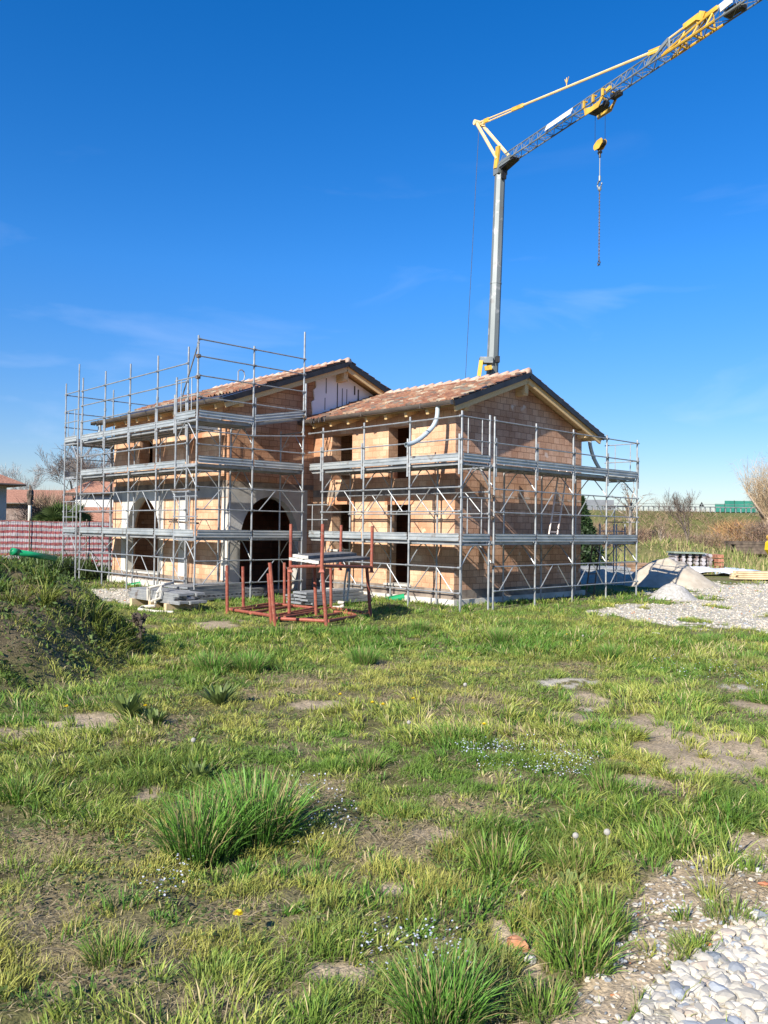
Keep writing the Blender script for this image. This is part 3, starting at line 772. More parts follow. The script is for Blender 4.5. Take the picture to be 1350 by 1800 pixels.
# ================================================================== CRANE
mt = at(879.5, 296, 41.5); ml = at(865.5, 650, 41.5)
dirm = (ml - mt) / (ml - mt)[2]
gzc = hz(*(mt + dirm * (0 - mt[2]))[:2])
mb0 = mt + dirm * (gzc + .9 - mt[2])
crane = thing('tower_crane', 'tall self-erecting crane with a grey tube mast and grey lattice jib behind the house', 'crane', (mb0[0], mb0[1], gzc))
mb = MB(); n = 8
mb.tube(mb0, mt, .33, n, .265); cr = mb.build('mast', M['mast'], crane)
mb = MB()
for t in (.35, .7): 
    c = mb0 + (mt - mb0) * t; mb.tube(c - dirm * -.04, c + dirm * -.04, .33 - .06 * t + .012, 8)
mb.build('mast_collar', M['mast'], crane)
h = RH * .458 - FH * .889; pside = RH * .889 + FH * .458
mb = MB()
c = np.array([mb0[0], mb0[1], gzc])
mb.obox(c - h * 2.2 + (0, 0, .55), c + h * 2.0 + (0, 0, .55), 1.8, .5); mb.obox(c - h * 2.3 + (0, 0, 1.3), c - h * 1.2 + (0, 0, 1.3), 1.8, 1.0)
for sx in (-1, 1):
    for sy in (-1, 1):
        q = c + h * 2.0 * sx + pside * 2.0 * sy; mb.obox(c + (0, 0, .4), q + (0, 0, .4), .22, .25); mb.tube(q + (0, 0, .0), q + (0, 0, .5), .1, 8); mb.tube(q, q + (0, 0, .06), .28, 8)
mb.build('base_frame', M['yellow'], crane)
# brackets where the mast sections overlap, just over the roof
k = at(862, 634, 41.3); mb = MB(); mb.obox(k - RH * .55, k + RH * .1, .5, .30); mb.build('mast_bracket', M['mast'], crane)
mb = MB(); a = at(846, 634, 41.0); b = at(841, 668, 41.0); mb.obox(a, b, .2, .2); mb.obox(at(852, 648, 41), at(864, 646, 41), .2, .22); mb.build('erecting_strut', M['yellow'], crane)
mb = MB(); mb.obox(at(871, 632, 41), at(878, 632, 41), .3, .3); mb.build('winch', M['dark'], crane)
# jib
J0 = at(884, 291, 41.3); HJ, WJ = .52, .235
def jp(s_, side=0., up=0.): return J0 + h * s_ + pside * side + UPV * up
def jray(px, py):
    "where a photo ray meets the upright plane through the jib"
    d = ray(px, py); nrm = pside; t = ((J0 - CAM) @ nrm) / (d @ nrm); return CAM + d * t
mb = MB(); SJ = 21.
mb.tube(jp(.2, 0, HJ), jp(SJ, 0, HJ), .030, 6); mb.tube(jp(0, -WJ), jp(SJ, -WJ), .034, 6); mb.tube(jp(0, WJ), jp(SJ, WJ), .034, 6)
mb.build('jib_chord', M['mast'], crane)
mb = MB(); st = .62; n = int(SJ / st)
for i in range(n):
    a = i * st; m_ = a + st / 2; e = a + st
    for sd in (-WJ, WJ):
        mb.tube(jp(a, sd), jp(m_, 0, HJ), .013, 5); mb.tube(jp(m_, 0, HJ), jp(e, sd), .013, 5)
    mb.tube(jp(a, -WJ), jp(a, WJ), .017, 5)
    mb.tube(jp(a, -WJ if i % 2 else WJ), jp(e, WJ if i % 2 else -WJ), .015, 5)
    if i % 2 == 0: mb.tube(jp(a + .02, -WJ), jp(a + .02, 0, HJ), .018, 5)
mb.build('jib_lattice', M['mast'], crane)
# head plates
mb = MB(); mb.obox(mt + (0, 0, -.35), mt + (0, 0, .1), .56, .46, h); mb.obox(mt + h * .05 + (0, 0, .05), jp(.9, 0, .02), .5, .28); mb.build('mast_head', M['mast'], crane)
mb = MB(); mb.obox(mt + h * .3 + (0, 0, -.15), jp(1.1, 0, -.06), .42, .12); mb.obox(mt + h * .30 + (0, 0, -.65), mt + h * .34 + (0, 0, .05), .26, .10, h); mb.build('slewing_plate', M['dark'], crane)
tip = jray(842, 217)
mb = MB()
mb.tube(jp(-.15, -.26, .35), tip - pside * .17, .085, 8); mb.tube(jp(.15, .30, .45), tip + pside * .17, .085, 8)
mb.tube(tip - pside * .3, tip + pside * .3, .14, 10); mb.build('mast_strut', M['paleyellow'], crane)
mb = MB(); mb.obox(jp(-.25, -.26, -.1), jp(-.05, -.26, .95), .1, .3, h); mb.build('strut_foot', M['yellow'], crane)
t1 = jray(915, 187); t2 = jray(1160, 86); t3 = jray(1176, 68)
mb = MB(); mb.tube(tip + UPV * .06, t1 + UPV * .05, .036, 6); mb.tube(tip - UPV * .1, t1 - UPV * .06, .036, 6); mb.tube(t1, t2, .055, 6); mb.build('tie_bar', M['paleyellow'], crane)
d = (t1 - tip); d /= np.linalg.norm(d)
for a, b, w_ in ((t1 - d * .7, t1 + d * .25, .18), (tip + d * .5, tip + d * .95, .2), (t2 - d * .6, t2 + d * .1, .2)):
    mb = MB(); mb.obox(a, b, .09, w_); mb.build('tie_joint', M['yellow'], crane)
q = jray(996, 149); mb = MB(); mb.tube(q - UPV * .1, q + UPV * .32, .02, 6); mb.tube(q + UPV * .05, q + UPV * .3 + h * .15, .02, 6); mb.tube(q + UPV * .05, q + UPV * .3 - h * .12, .02, 6); mb.build('tie_clip', M['yellow'], crane)
# folding joint of the jib: grey knee, yellow upper bars and struts
mb = MB(); mb.tube(t2, t3, .07, 8); sk = 10.3; mb.tube(t3, jp(sk - .3, -WJ), .05, 6); mb.tube(t3, jp(sk + .9, -WJ), .045, 6); mb.tube(t3, jp(sk + .9, WJ), .045, 6); mb.build('jib_knee', M['mast'], crane)
u1 = jray(1203, 48); u2 = jray(1230, 28); u3 = jray(1240, 29); u4 = jray(1262, 13); u5 = jray(1300, -10)
mb = MB(); mb.tube(t3, u1, .045, 6); mb.build('tie_bar', M['paleyellow'], crane)
mb = MB(); mb.tube(u4, u5, .06, 6); mb.build('tie_bar', M['paleyellow'], crane)
mb = MB(); mb.obox(u1, u2, .16, .2); mb.obox(u2, u3, .2, .3); mb.obox(u3, u4, .1, .16); mb.build('tie_joint', M['yellow'], crane)
mb = MB()
mb.tube(jp(sk + .6, -WJ, .05), jp(sk + 3.0, 0, HJ + .1), .045, 6); mb.tube(jp(sk + .6, WJ, .05), jp(sk + 3.0, 0, HJ + .1), .045, 6)
for a in (sk + 1.3, sk + 2.0, sk + 2.6):
    mb.tube(jp(a, -WJ, .02), jp(a + .1, 0, HJ), .04, 6); mb.tube(jp(a, WJ, .02), jp(a + .1, 0, HJ), .04, 6); mb.obox(jp(a, -WJ - .03), jp(a, WJ + .03), .06, .06)
mb.tube(jp(sk + .5, -WJ, .0), jp(sk + 3.0, -WJ, .0), .055, 6); mb.tube(jp(sk + .5, WJ, .0), jp(sk + 3.0, WJ, .0), .05, 6)
mb.tube(jp(sk + 2.0, 0, HJ), u2, .05, 6); mb.tube(jp(sk + 2.7, 0, HJ), u2, .05, 6); mb.build('folding_strut', M['yellow'], crane)
mb = MB(); mb.obox(jp(sk + 3.25, -WJ - .02, .30), jp(sk + 3.75, -WJ - .02, .36), .05, .30); mb.build('cable_box', M['white'], crane)
mb = MB(); mb.obox(jp(sk + 3.3, 0, .1), jp(sk + 3.8, 0, .1), .3, .22); mb.tube(jp(sk + 3.9, -.1, .08), jp(sk + 3.9, .15, .08), .14, 10); mb.tube(jp(sk + 3.7, .02, .09), jp(sk + 4.0, .02, .09), .05, 6); mb.build('trolley_winch', M['dark'], crane)
# name board on the jib, blank and weathered
mb = MB(); a = jp(3.75, -WJ - .03, .06); b = jp(5.55, -WJ - .03, .06); nn = -pside * .85 + UPV * .4
mb.obox(a + UPV * .16, b + UPV * .16, .02, .36, UPV + pside * .45); mb.build('sign_board', M['white'], crane)
# trolley with its yellow cheek plates
st_ = 7.15
mb = MB()
for sd in (-WJ - .12, WJ + .12):
    a = jp(st_ - .95, sd, -.12); b = jp(st_ + .75, sd, -.12)
    pl = [jp(st_ - .7, sd, -.10), jp(st_ - .62, sd, -.46), jp(st_ + .22, sd, -.46), jp(st_ + .52, sd, -.12), jp(st_ + .5, sd, .02), jp(st_ + .25, sd, -.2), jp(st_ - .2, sd, -.25), jp(st_ - .6, sd, -.15)]
    pl2 = [p_ + pside * .04 for p_ in pl]; k = len(pl)
    mb.add(pl + pl2, [tuple(range(k)), tuple(range(2 * k - 1, k - 1, -1))] + [(i, (i + 1) % k, (i + 1) % k + k, i + k) for i in range(k)])
for a in (st_ - .68, st_ - .1, st_ + .48):
    for sd in (-1, 1):
        mb.obox(jp(a, sd * (WJ + .12), -.1), jp(a, sd * (WJ + .12), .18), .07, .10, h); mb.obox(jp(a, sd * (WJ - .06), .2), jp(a, sd * (WJ + .16), .18), .08, .05)
mb.obox(jp(st_ + .6, -WJ, .08), jp(st_ + .85, -WJ, .12), .12, .14)
recalc(mb.build('trolley', M['yellow'], crane))
mb = MB()
for a in (st_ - .35, st_ + .3): mb.tube(jp(a, -.1, -.28), jp(a, .1, -.28), .13, 12)
mb.obox(jp(st_ - .55, 0, -.36), jp(st_ + .25, 0, -.36), .4, .05); mb.obox(jp(st_ + .45, WJ, -.02), jp(st_ + .95, WJ, -.02), .2, .2); mb.build('trolley_pulley', M['dark'], crane)
hk = jp(st_ - .05, 0, 0); zk = at(1054, 255, float((hk - CAM) @ F3))[2]; hk = np.array([hk[0], hk[1], zk])
mb = MB()
pts = [(-.36, -.12), (-.26, -.24), (.10, -.24), (.36, -.05), (.38, .10), (.28, .22), (-.06, .20), (-.34, .04)]
for off in (-.13, .09):
    v = [hk + h * a * .75 + UPV * b * .85 + pside * off for a, b in pts]; v2 = [p_ + pside * .04 for p_ in v]; k = len(v)
    mb.add(v + v2, [tuple(range(k)), tuple(range(2 * k - 1, k - 1, -1))] + [(i, (i + 1) % k, (i + 1) % k + k, i + k) for i in range(k)])
hb = recalc(mb.build('hook_block', M['yellow'], crane))
mb = MB()
for sg in (-1, 1): mb.tube(hk + h * .17 * sg - pside * .07, hk + h * .17 * sg + pside * .07, .14, 12)
mb.tube(hk - UPV * .22, hk - UPV * .55, .05, 8); mb.tube(hk - UPV * .34 - h * .08, hk - UPV * .34 + h * .08, .07, 8); mb.build('sheave', M['dark'], hb)
mb = MB()
for sg in (-1, 1): mb.tube(hk + h * .31 * sg + UPV * .05, np.array([*(hk + h * .31 * sg)[:2], J0[2] - .28]), .009, 5)
a = tip - UPV * .15; b = at(818, 668, 43.2); mb.tube(a, a + (b - a) * 1.45, .013, 5)
mb.build('hoist_rope', M['dark'], crane)
zb_ = at(1053, 318, float((hk - CAM) @ F3))[2]
mb = MB(); mb.tube(hk - UPV * .55, np.array([hk[0], hk[1], zb_ + .1]), .02, 6)
P = []
for k in range(11): an = math.radians(100 + 27 * k); P.append(np.array([hk[0], hk[1], zb_ - .16]) + h * .13 * math.cos(an) + UPV * .15 * math.sin(an))
mb.path(P, .035, 6); mb.tube((hk[0], hk[1], zb_ - .02), (hk[0], hk[1], zb_ + .2), .05, 8); mb.build('hook', M['mast'], crane)
ze = at(1053, 468, float((hk - CAM) @ F3))[2]
sl = thing('lifting_chain', 'dark chain sling hanging straight down from the crane hook', 'chain', (hk[0], hk[1], ze))
mb = MB(); zz = zb_ - .30; k = 0
while zz > ze + .25:
    mb.tube(np.array([hk[0], hk[1], zz]) + (h if k % 2 else pside) * .03, np.array([hk[0], hk[1], zz - .16]) - (h if k % 2 else pside) * .03, .015, 5)
    mb.tube(np.array([hk[0], hk[1], zz]) - (h if k % 2 else pside) * .03, np.array([hk[0], hk[1], zz - .16]) + (h if k % 2 else pside) * .03, .015, 5); zz -= .15; k += 1
mb.build('chain', M['coupler'], sl)
mb = MB(); mb.blob((hk[0], hk[1], zb_ - .36), .08, .08, .10, 8, 5); mb.build('ring', M['mast'], sl)
mb = MB()
for sg in (-1, 1): mb.path([np.array([hk[0], hk[1], ze + .26]), np.array([hk[0], hk[1], ze + .1]) + h * .07 * sg, np.array([hk[0], hk[1], ze]) + h * .05 * sg, np.array([hk[0], hk[1], ze + .06]) + h * .0], .028, 6)
mb.build('end_hook', M['dark'], sl)

# ================================================================== THINGS ON THE SITE
def gpt(px, py):
    p = gp(px, py); return np.array([p[0], p[1], hz(p[0], p[1])])
def pole_top(base, px, py):
    "height of something standing on base whose top is at photo (px, py)"
    dep = float((base - CAM) @ F3); return at(px, py, dep)
# --- red steel stillages
def stillage(label, corners, posts, beams, base):
    t = thing('pipe_rack', label, 'rack', base, 'red steel pipe racks')
    for (bx, by, tx, ty) in posts:
        b = gpt(bx, by); q = pole_top(b, tx, ty)
        mb = MB(); mb.tube(b + (0, 0, -.03), q, .038, 8); mb.build('post', M['rust'], t)
    for (ax, ay, bx, by) in beams:
        a = gpt(ax, ay); b = gpt(bx, by); a[2] += .07; b[2] += .07
        mb = MB(); mb.tube(a, b, .036, 8); mb.build('base_rail', M['rust'], t)
    return t
A_ = gpt(400, 1077)
stillage('empty rusty red pipe rack lying low in the grass', None,
         [(399.5, 1079, 399, 994), (428, 1073, 427, 996), (477.5, 1096, 472, 1008), (484, 1101, 474.5, 989), (500, 1064, 500, 989), (555, 1072, 553, 996)],
         [(400, 1076, 481, 1089), (428, 1074, 474, 1066), (481, 1066, 554, 1074), (400, 1076, 428, 1074), (481, 1089, 554, 1074), (440, 1083, 515, 1070), (420, 1079, 500, 1067)], A_)
B_ = gpt(573, 1100)
r2 = stillage('rusty red pipe rack with a second one standing on it', None,
         [(508.6, 1086, 508, 997), (574, 1102, 566, 994), (652, 1085, 644.5, 995), (582, 1072, 581.5, 997), (556, 1084, 552.5, 994)],
         [(486, 1094, 574, 1099), (576, 1099, 652, 1084), (500, 1092, 560, 1081), (532, 1096, 602, 1083), (587, 1081, 632, 1086), (486, 1094, 509, 1086), (509, 1086, 582, 1073), (582, 1073, 652, 1084)], B_)
# upper rack standing on the posts of the lower one
ub = [gpt(508.6, 1086), gpt(574, 1102), gpt(652, 1085), gpt(582, 1072)]
tops = [(511.5, 921), (567.5, 921), (654.5, 924.5), (600, 923)]
foots = [(510.5, 1004), (565.5, 1004), (653, 1005), (598, 1001)]
t = thing('pipe_rack', 'upper rusty red pipe rack carrying a layer of grey planks', 'rack', ub[1] + (0, 0, 1.1), 'red steel pipe racks')
FT = []
for b, tp, ft in zip(ub, tops, foots):
    f = pole_top(b, *ft); q = pole_top(b, *tp); FT.append(f)
    mb = MB(); mb.tube(f, q, .036, 8); mb.tube(f + (0, 0, -.02), f + (0, 0, .04), .08, 4, .045); mb.build('post', M['rust'], t)
mb = MB()
for i in range(4):
    a, b = FT[i] + (0, 0, .10), FT[(i + 1) % 4] + (0, 0, .10); mb.tube(a, b, .032, 8)
mb.build('base_rail', M['rust'], t)
# planks lying on the upper rack (cream sawn ends facing left)
def plank(a, b, w, hh, label, group, cat='plank', mat='plank', endmat=True):
    t = thing('wooden_plank', label, cat, (a + b) / 2, group)
    mb = MB(); mb.obox(a, b, w, hh); mb.build('board', M[mat], t)
    if endmat:
        d = (b - a) / np.linalg.norm(b - a); mb = MB(); mb.obox(a - d * .004, a, w * 1.01, hh * 1.01); mb.build('sawn_end', M['plankend'], t)
    return t
order = ['first', 'second', 'third', 'fourth', 'fifth', 'sixth', 'seventh']
np_ = 7
zt = max(f[2] for f in FT) + .165
eA = FT[1] - FT[0]; eB = FT[2] - FT[3]; wid = np.linalg.norm(eA)
def rung(t, za, ea, eb):
    a = FT[0] + eA * t; b = FT[3] + eB * t; a = np.array([a[0], a[1], za]); b = np.array([b[0], b[1], za]); d = (b - a) / np.linalg.norm(b - a)
    return a - d * ea, b + d * eb
sn = abs(np.cross(eA / wid, (FT[3] - FT[0]) / np.linalg.norm(FT[3] - FT[0]))[2])
for i in range(np_):
    a, b = rung(.06 + .88 * (i + .5) / np_, zt, random.uniform(.05, .16), random.uniform(-.05, .05))
    plank(a, b, wid * .88 / np_ * .80 * sn, .06, f'grey plank on the upper red rack, bottom layer, {order[i]} from the far side', 'grey planks on the red rack')
for i in range(4):
    a, b = rung(.06 + .88 * (i + .7) / np_, zt + .068, random.uniform(-.06, .06), random.uniform(-.15, .05))
    plank(a, b, wid * .88 / np_ * .80 * sn, .062, f'grey plank on the upper red rack, top layer, {order[i]} from the far side', 'grey planks on the red rack')
# strap hanging from the planks
p = pole_top(gpt(612, 1078), 613, 993); q = pole_top(gpt(612, 1078), 607, 1056)
st1 = thing('lifting_strap', 'white lifting strap hanging from the planks on the red rack', 'strap', q)
mb = MB(); 
for o in (-.03, .03):
    mb.path([p + RH * o, (p + q) / 2 + RH * (o * 1.8) + FH * .02, q + RH * o * 1.2, q + RH * (o + .05) + UPV * .02], .024, 6)
mb.build('webbing', M['strap'], st1)
mb = MB(); mb.obox(p + (0, 0, -.02), p + (0, 0, -.16), .10, .02, FH); mb.build('blue_tag', pm('blue_label', (.12, .2, .5), None, rough=.6), st1)
# --- pile of steel planks behind the racks
def steelplank(a, b, w, hh, label, group):
    global LASTP
    t = thing('steel_plank', label, 'steel plank', (a + b) / 2, group); LASTP = t.name
    mb = MB(); mb.obox(a, b, w, hh)
    d = (b - a) / np.linalg.norm(b - a); sdv = np.cross(d, UPV)
    for e in (-1, 1): mb.obox(a + sdv * e * (w / 2 - .012) - UPV * hh * .62, b + sdv * e * (w / 2 - .012) - UPV * hh * .62, .024, hh * .5)
    mb.build('panel', M['deck'], t)
    for c in (a, b): mb = MB(); mb.obox(c - sdv * w * .5 , c + sdv * w * .5, .05, hh * .9); mb.build('end_cap', M['galv'], t)
    return t
a0 = gpt(540, 1068); b0 = gpt(655, 1058); dv = b0 - a0; dv[2] = 0; L = np.linalg.norm(dv); dv /= L; sv = np.array([-dv[1], dv[0], 0])
if sv @ FH < 0: sv = -sv
lv = ['bottom', 'second', 'third', 'top']
for k in range(4):
    for j in range(3 if k < 3 else 2):
        off = sv * (.30 * j + .05 * k) + UPV * (.10 + .085 * k)
        a = a0 + off + dv * random.uniform(-.08, .1); b = a0 + off + dv * (L * (.93 if k < 2 else .85) + random.uniform(-.1, .1))
        steelplank(a, b, .28, .05, f'grey steel plank behind the red racks, {lv[k]} layer, {["near", "middle", "far"][j]} row', 'steel planks stacked behind the racks')
ho = thing('hose_end', 'white bent hose end lying in the grass by the steel planks', 'hose', gpt(590, 1073))
c = gpt(588, 1072) + (0, 0, .06); mb = MB(); mb.path([c - RH * .1, c + RH * .12, c + RH * .22 + UPV * .05, c + RH * .22 + UPV * .12, c + RH * .08 + UPV * .13], .045, 8); mb.build('tube', M['strap'], ho)
# --- scaffold decks stacked at the foot of the arch wall
a0 = gpt(340, 1061); b0 = gpt(468, 1050); c0 = gpt(306, 1049)
a0[2] = b0[2] = 0; dv = b0 - a0; L = np.linalg.norm(dv); dv /= L; sv = np.array([-dv[1], dv[0], 0])
if sv @ FH < 0: sv = -sv
for k in range(5):
    for j in range(3):
        off = sv * (.16 + .36 * j + .06 * k) + UPV * (.09 + .075 * k + hz(*a0[:2]))
        a = a0 + off + dv * (random.uniform(-.05, .08)); b = a0 + off + dv * (L * (1 if k < 3 else .72) + random.uniform(-.12, .06))
        steelplank(a, b, .33, .05, f'perforated steel deck under the arch, {["lowest", "second", "third", "fourth", "topmost"][k]} layer, {["near", "middle", "back"][j]} row', 'steel decks stacked under the arch')
        if j == 0 and k == 1:
            mb = MB(); LL = np.linalg.norm(b - a); u = (b - a) / LL
            for q_ in np.arange(.12, LL - .1, .17): mb.obox(a + u * q_ - sv * .168 - UPV * .01, a + u * (q_ + .075) - sv * .168 - UPV * .01, .006, .032)
            mb.build('slot_row', M['black'], bpy.data.objects[LASTP])
# lower run of punched holes on the near side of the stack
# --- box profiles tied with a strap on timber blocks
a0 = gpt(228, 1064); b0 = gpt(318, 1076); a0[2] = b0[2] = hz(*((a0 + b0) / 2)[:2]); dv = b0 - a0; L = np.linalg.norm(dv); dv /= L; sv = np.array([-dv[1], dv[0], 0])
if sv @ FH < 0: sv = -sv
for i, f_ in enumerate((.10, .48, .78)):
    t = thing('timber_block', f'short timber block under the tied steel bundle, {["left", "middle", "right"][i]} one', 'block', a0 + dv * L * f_, 'timber blocks under the bundle')
    mb = MB(); c = a0 + dv * L * f_; mb.obox(c - sv * .1 + UPV * .09, c + sv * .75 + UPV * .09, .12, .20); mb.build('block', M['timber'], t)
for k in range(3):
    for j in range(3):
        off = sv * (.08 + .24 * j + .02 * k) + UPV * (.24 + .085 * k)
        steelplank(a0 + off + dv * random.uniform(-.1, .08), a0 + off + dv * (L * (.9 if k else 1.0) + random.uniform(-.1, .15)), .22, .06, f'steel profile in the bundle tied with a cream strap, {["bottom", "middle", "top"][k]} layer, {["near", "centre", "far"][j]} row', 'tied steel profiles')
t = thing('cream_strap', 'cream webbing strap wound round the steel bundle and trailing in the grass', 'strap', a0 + dv * L * .45)
mb = MB(); c = a0 + dv * L * .42
P = [c - sv * .06 + UPV * .2, c - sv * .07 + UPV * .50, c + sv * .3 + UPV * .56, c + sv * .5 + dv * .2 + UPV * .62, c + dv * .45 + sv * .1 + UPV * .60, c + dv * .5 - sv * .08 + UPV * .42, c + dv * .42 - sv * .1 + UPV * .1, c + dv * .1 - sv * .25 + UPV * .06, c + dv * .5 - sv * .55 + UPV * .05, c + dv * 1.2 - sv * .5 + UPV * .05, c + dv * 1.7 - sv * .2 + UPV * .05]
Q = []
for i in range(len(P) - 1):
    for k in range(5): Q.append(P[i] + (P[i + 1] - P[i]) * k / 5)
mb.path(Q, .036, 6); P2 = [c + dv * .1 - sv * .07 + UPV * .18, c + dv * .14 - sv * .08 + UPV * .52, c + dv * .3 + sv * .2 + UPV * .6, c + dv * .62 - sv * .05 + UPV * .56, c + dv * .66 - sv * .09 + UPV * .3, c + dv * .3 - sv * .12 + UPV * .2]
mb.path(P2, .034, 6); mb.build('webbing', M['strap'], t)
# --- ladders
def ladder(label, p, q, w, m, n, wdir):
    t = thing('ladder', label, 'ladder', p)
    p = np.array(p, float); q = np.array(q, float); wdir = np.array(wdir, float) * w / 2
    for sg in (-1, 1):
        mb = MB(); mb.obox(p + wdir * sg, q + wdir * sg, .035, .06); mb.build('stile', m, t)
    for k in range(n):
        c = p + (q - p) * ((k + .5) / n); mb = MB(); mb.tube(c - wdir, c + wdir, .015, 6); mb.build('rung', m, t)
    return t
ladder('pale aluminium ladder leaning between the two decks of the gable scaffolding', onp(972, 944, 'x', -.45), onp(990, 826, 'x', -.8), .42, pm('ladder_alu', (.55, .45, .40), (.66, .58, .52), 8, .5, .3), 7, (0, 1, 0))
lb = onp(1036, 1052, 'x', -.9); ladder('brown timber ladder leaning behind the gable scaffolding, on the ground', lb, onp(1049, 950, 'x', -1.25), .45, M['darktimber'], 6, (0, 1, 0))
# --- parapet frames standing behind the right end
fb = at(1098, 996, 31.0); fb[2] = hz(fb[0], fb[1])
t = thing('scaffold_frame', 'pair of galvanised scaffold frames standing upright beyond the right end', 'scaffold frame', fb)
for dx, tp in ((-.0, 920), (-.32, 921), (-.42, 921), (-.95, 921)):
    b = fb + RH * dx; q = pole_top(b, 1098, 921); mb = MB(); mb.tube(b, np.array([b[0], b[1], q[2]]), .026, 8); mb.build('post', M['galv'], t)
mb = MB()
for zf_ in (.9, 1.0): mb.tube(fb - RH * .0 + UPV * (q[2] - fb[2]) * (zf_ - .12), fb - RH * .95 + UPV * (q[2] - fb[2]) * (zf_ - .12), .02, 6)
mb.tube(fb - RH * .1 + UPV * 1.3, fb - RH * .45 + UPV * 1.62, .016, 6); mb.tube(fb - RH * .85 + UPV * 1.3, fb - RH * .55 + UPV * 1.62, .016, 6)
mb.build('cross_rail', M['galv'], t)
# --- sand heap and small gravel heap
def heap(name, label, cat, c, rx, ry, hh, m, seed):
    n, k = 56, 22; vs = []; fs = []
    for j in range(k + 1):
        r = j / k
        for i in range(n):
            an = 2 * math.pi * i / n; x = c[0] + (RH[0] * math.cos(an) * rx + FH[0] * math.sin(an) * ry) * r; y = c[1] + (RH[1] * math.cos(an) * rx + FH[1] * math.sin(an) * ry) * r
            e = hh * (max(0, 1 - r * r) ** 1.5) * (1 + .7 * (float(fbm(x * 1.1, y * 1.1, seed, 3)) - .5)) + .16 * (float(vnoise(x * 4, y * 4, seed + 3)) - .5) * (1 - r)
            vs.append((x, y, hz(x, y) + e - .06 * r))
    for j in range(k):
        for i in range(n): fs.append((j * n + i, j * n + (i + 1) % n, (j + 1) * n + (i + 1) % n, (j + 1) * n + i))
    mb = MB(); mb.add(vs, fs); o = recalc(mb.build(name, m, None, True)); return tag(o, label, cat)
heap('sand_heap', 'pale heap of sand at the edge of the gravel lot', 'sand heap', LD(11.0, 31.5), 2.0, 1.8, 1.05, M['sand'], 3)
heap('sand_heap', 'low shaded ridge of sand spread beside the sand heap', 'sand heap', LD(8.8, 32.5), 2.0, 1.3, .45, M['sand'], 6)
heap('gravel_heap', 'small grey heap of stone chips in front of the sand', 'gravel heap', LD(8.95, 25.2), .85, .7, .42, pm('chips', (.30, .285, .26), (.45, .43, .40), 14, .95, 0, .8, 60), 9)
# --- pallet of wrapped roof tiles with a white sheet
c = LD(15.6, 41.5); z0 = hz(*c[:2]); c = np.array([c[0], c[1], z0])
t = thing('tile_pallet', 'shrink-wrapped stack of reddish roof tiles under a green cover', 'pallet', c)
mb = MB()
for i in range(6):
    for j in range(4):
        cc = c + RH * (-.85 + .34 * i) + FH * (.1) + UPV * (.28 + .2 * j); mb.tube(cc - FH * .5, cc + FH * .5, .105 + random.uniform(-.01, .01), 8)
mb.build('tile_rows', pm('wrapped_tiles', (.20, .14, .125), (.42, .40, .41), 3, .5, spread=(.40, .55)), t)
mb = MB(); mb.obox(c - RH * 1.1 + UPV * .08, c + RH * 1.1 + UPV * .08, 1.1, .12); mb.build('pallet', M['timber'], t)
mb = MB(); mb.obox(c - RH * 1.05 + UPV * 1.02, c + RH * .5 + UPV * 1.0, 1.15, .07); mb.build('cover', pm('green_cover', (.16, .22, .16), (.28, .32, .26), 4, .6), t)
mb = MB()
for j in range(4):
    for i in range(3): mb.obox(c + RH * (1.15) + UPV * (.22 + .21 * j) + FH * (-.4 + .36 * i), c + RH * 1.45 + UPV * (.24 + .21 * j) + FH * (-.4 + .36 * i), .3, .16)
mb.build('loose_tiles', pm('loose_tiles', (.26, .09, .05), (.42, .2, .12), 9, .9), t)
def sheet(label, pts, m, seed, amp=.12, name='plastic_sheet'):
    "crumpled sheet over the ground: pts = photo-like strip of (lat, dep, z) rows"
    rows = [[np.array([*LD(a, d), hz(*LD(a, d)) + z]) for a, d, z in r] for r in pts]
    n = len(rows[0]); vs = []; fs = []
    for i, r in enumerate(rows):
        for j, p in enumerate(r): vs.append(p + np.array([0, 0, amp * (float(vnoise(p[0] * 2.6, p[1] * 2.6, seed)) - .35)]))
    for i in range(len(rows) - 1):
        for j in range(n - 1): fs.append((i * n + j, i * n + j + 1, (i + 1) * n + j + 1, (i + 1) * n + j))
    mb = MB(); mb.add(vs, fs); o = mb.build(name, m); md = o.modifiers.new('thick', 'SOLIDIFY'); md.thickness = .01
    md = o.modifiers.new('sub', 'SUBSURF'); md.levels = 2; md.render_levels = 2
    return tag(o, label, 'plastic sheet')
sheet('white plastic sheet crumpled on the ground before the tile pallet', [[(a, d, zf_) for a in np.linspace(13.2, 17.2, 12)] for d, zf_ in ((39.6, .02), (39.2, .35), (38.7, .30), (38.2, .04))], M['sheet'], 5, .35)
sheet('pale blue sheet lying between the tile pallet and the boards', [[(a, d, .1) for a in np.linspace(16.3, 19.0, 8)] for d in (41.5, 41, 40.3, 39.6)], pm('blue_sheet', (.45, .56, .66), (.6, .68, .74), 4, .5), 8, .45)
sheet('white plastic sheet half in the shadow behind the scaffolding', [[(a, d, .05) for a in np.linspace(9.4, 11.4, 9)] for d in (36.5, 36.0, 35.5, 35.0)], M['sheet'], 15, .3)
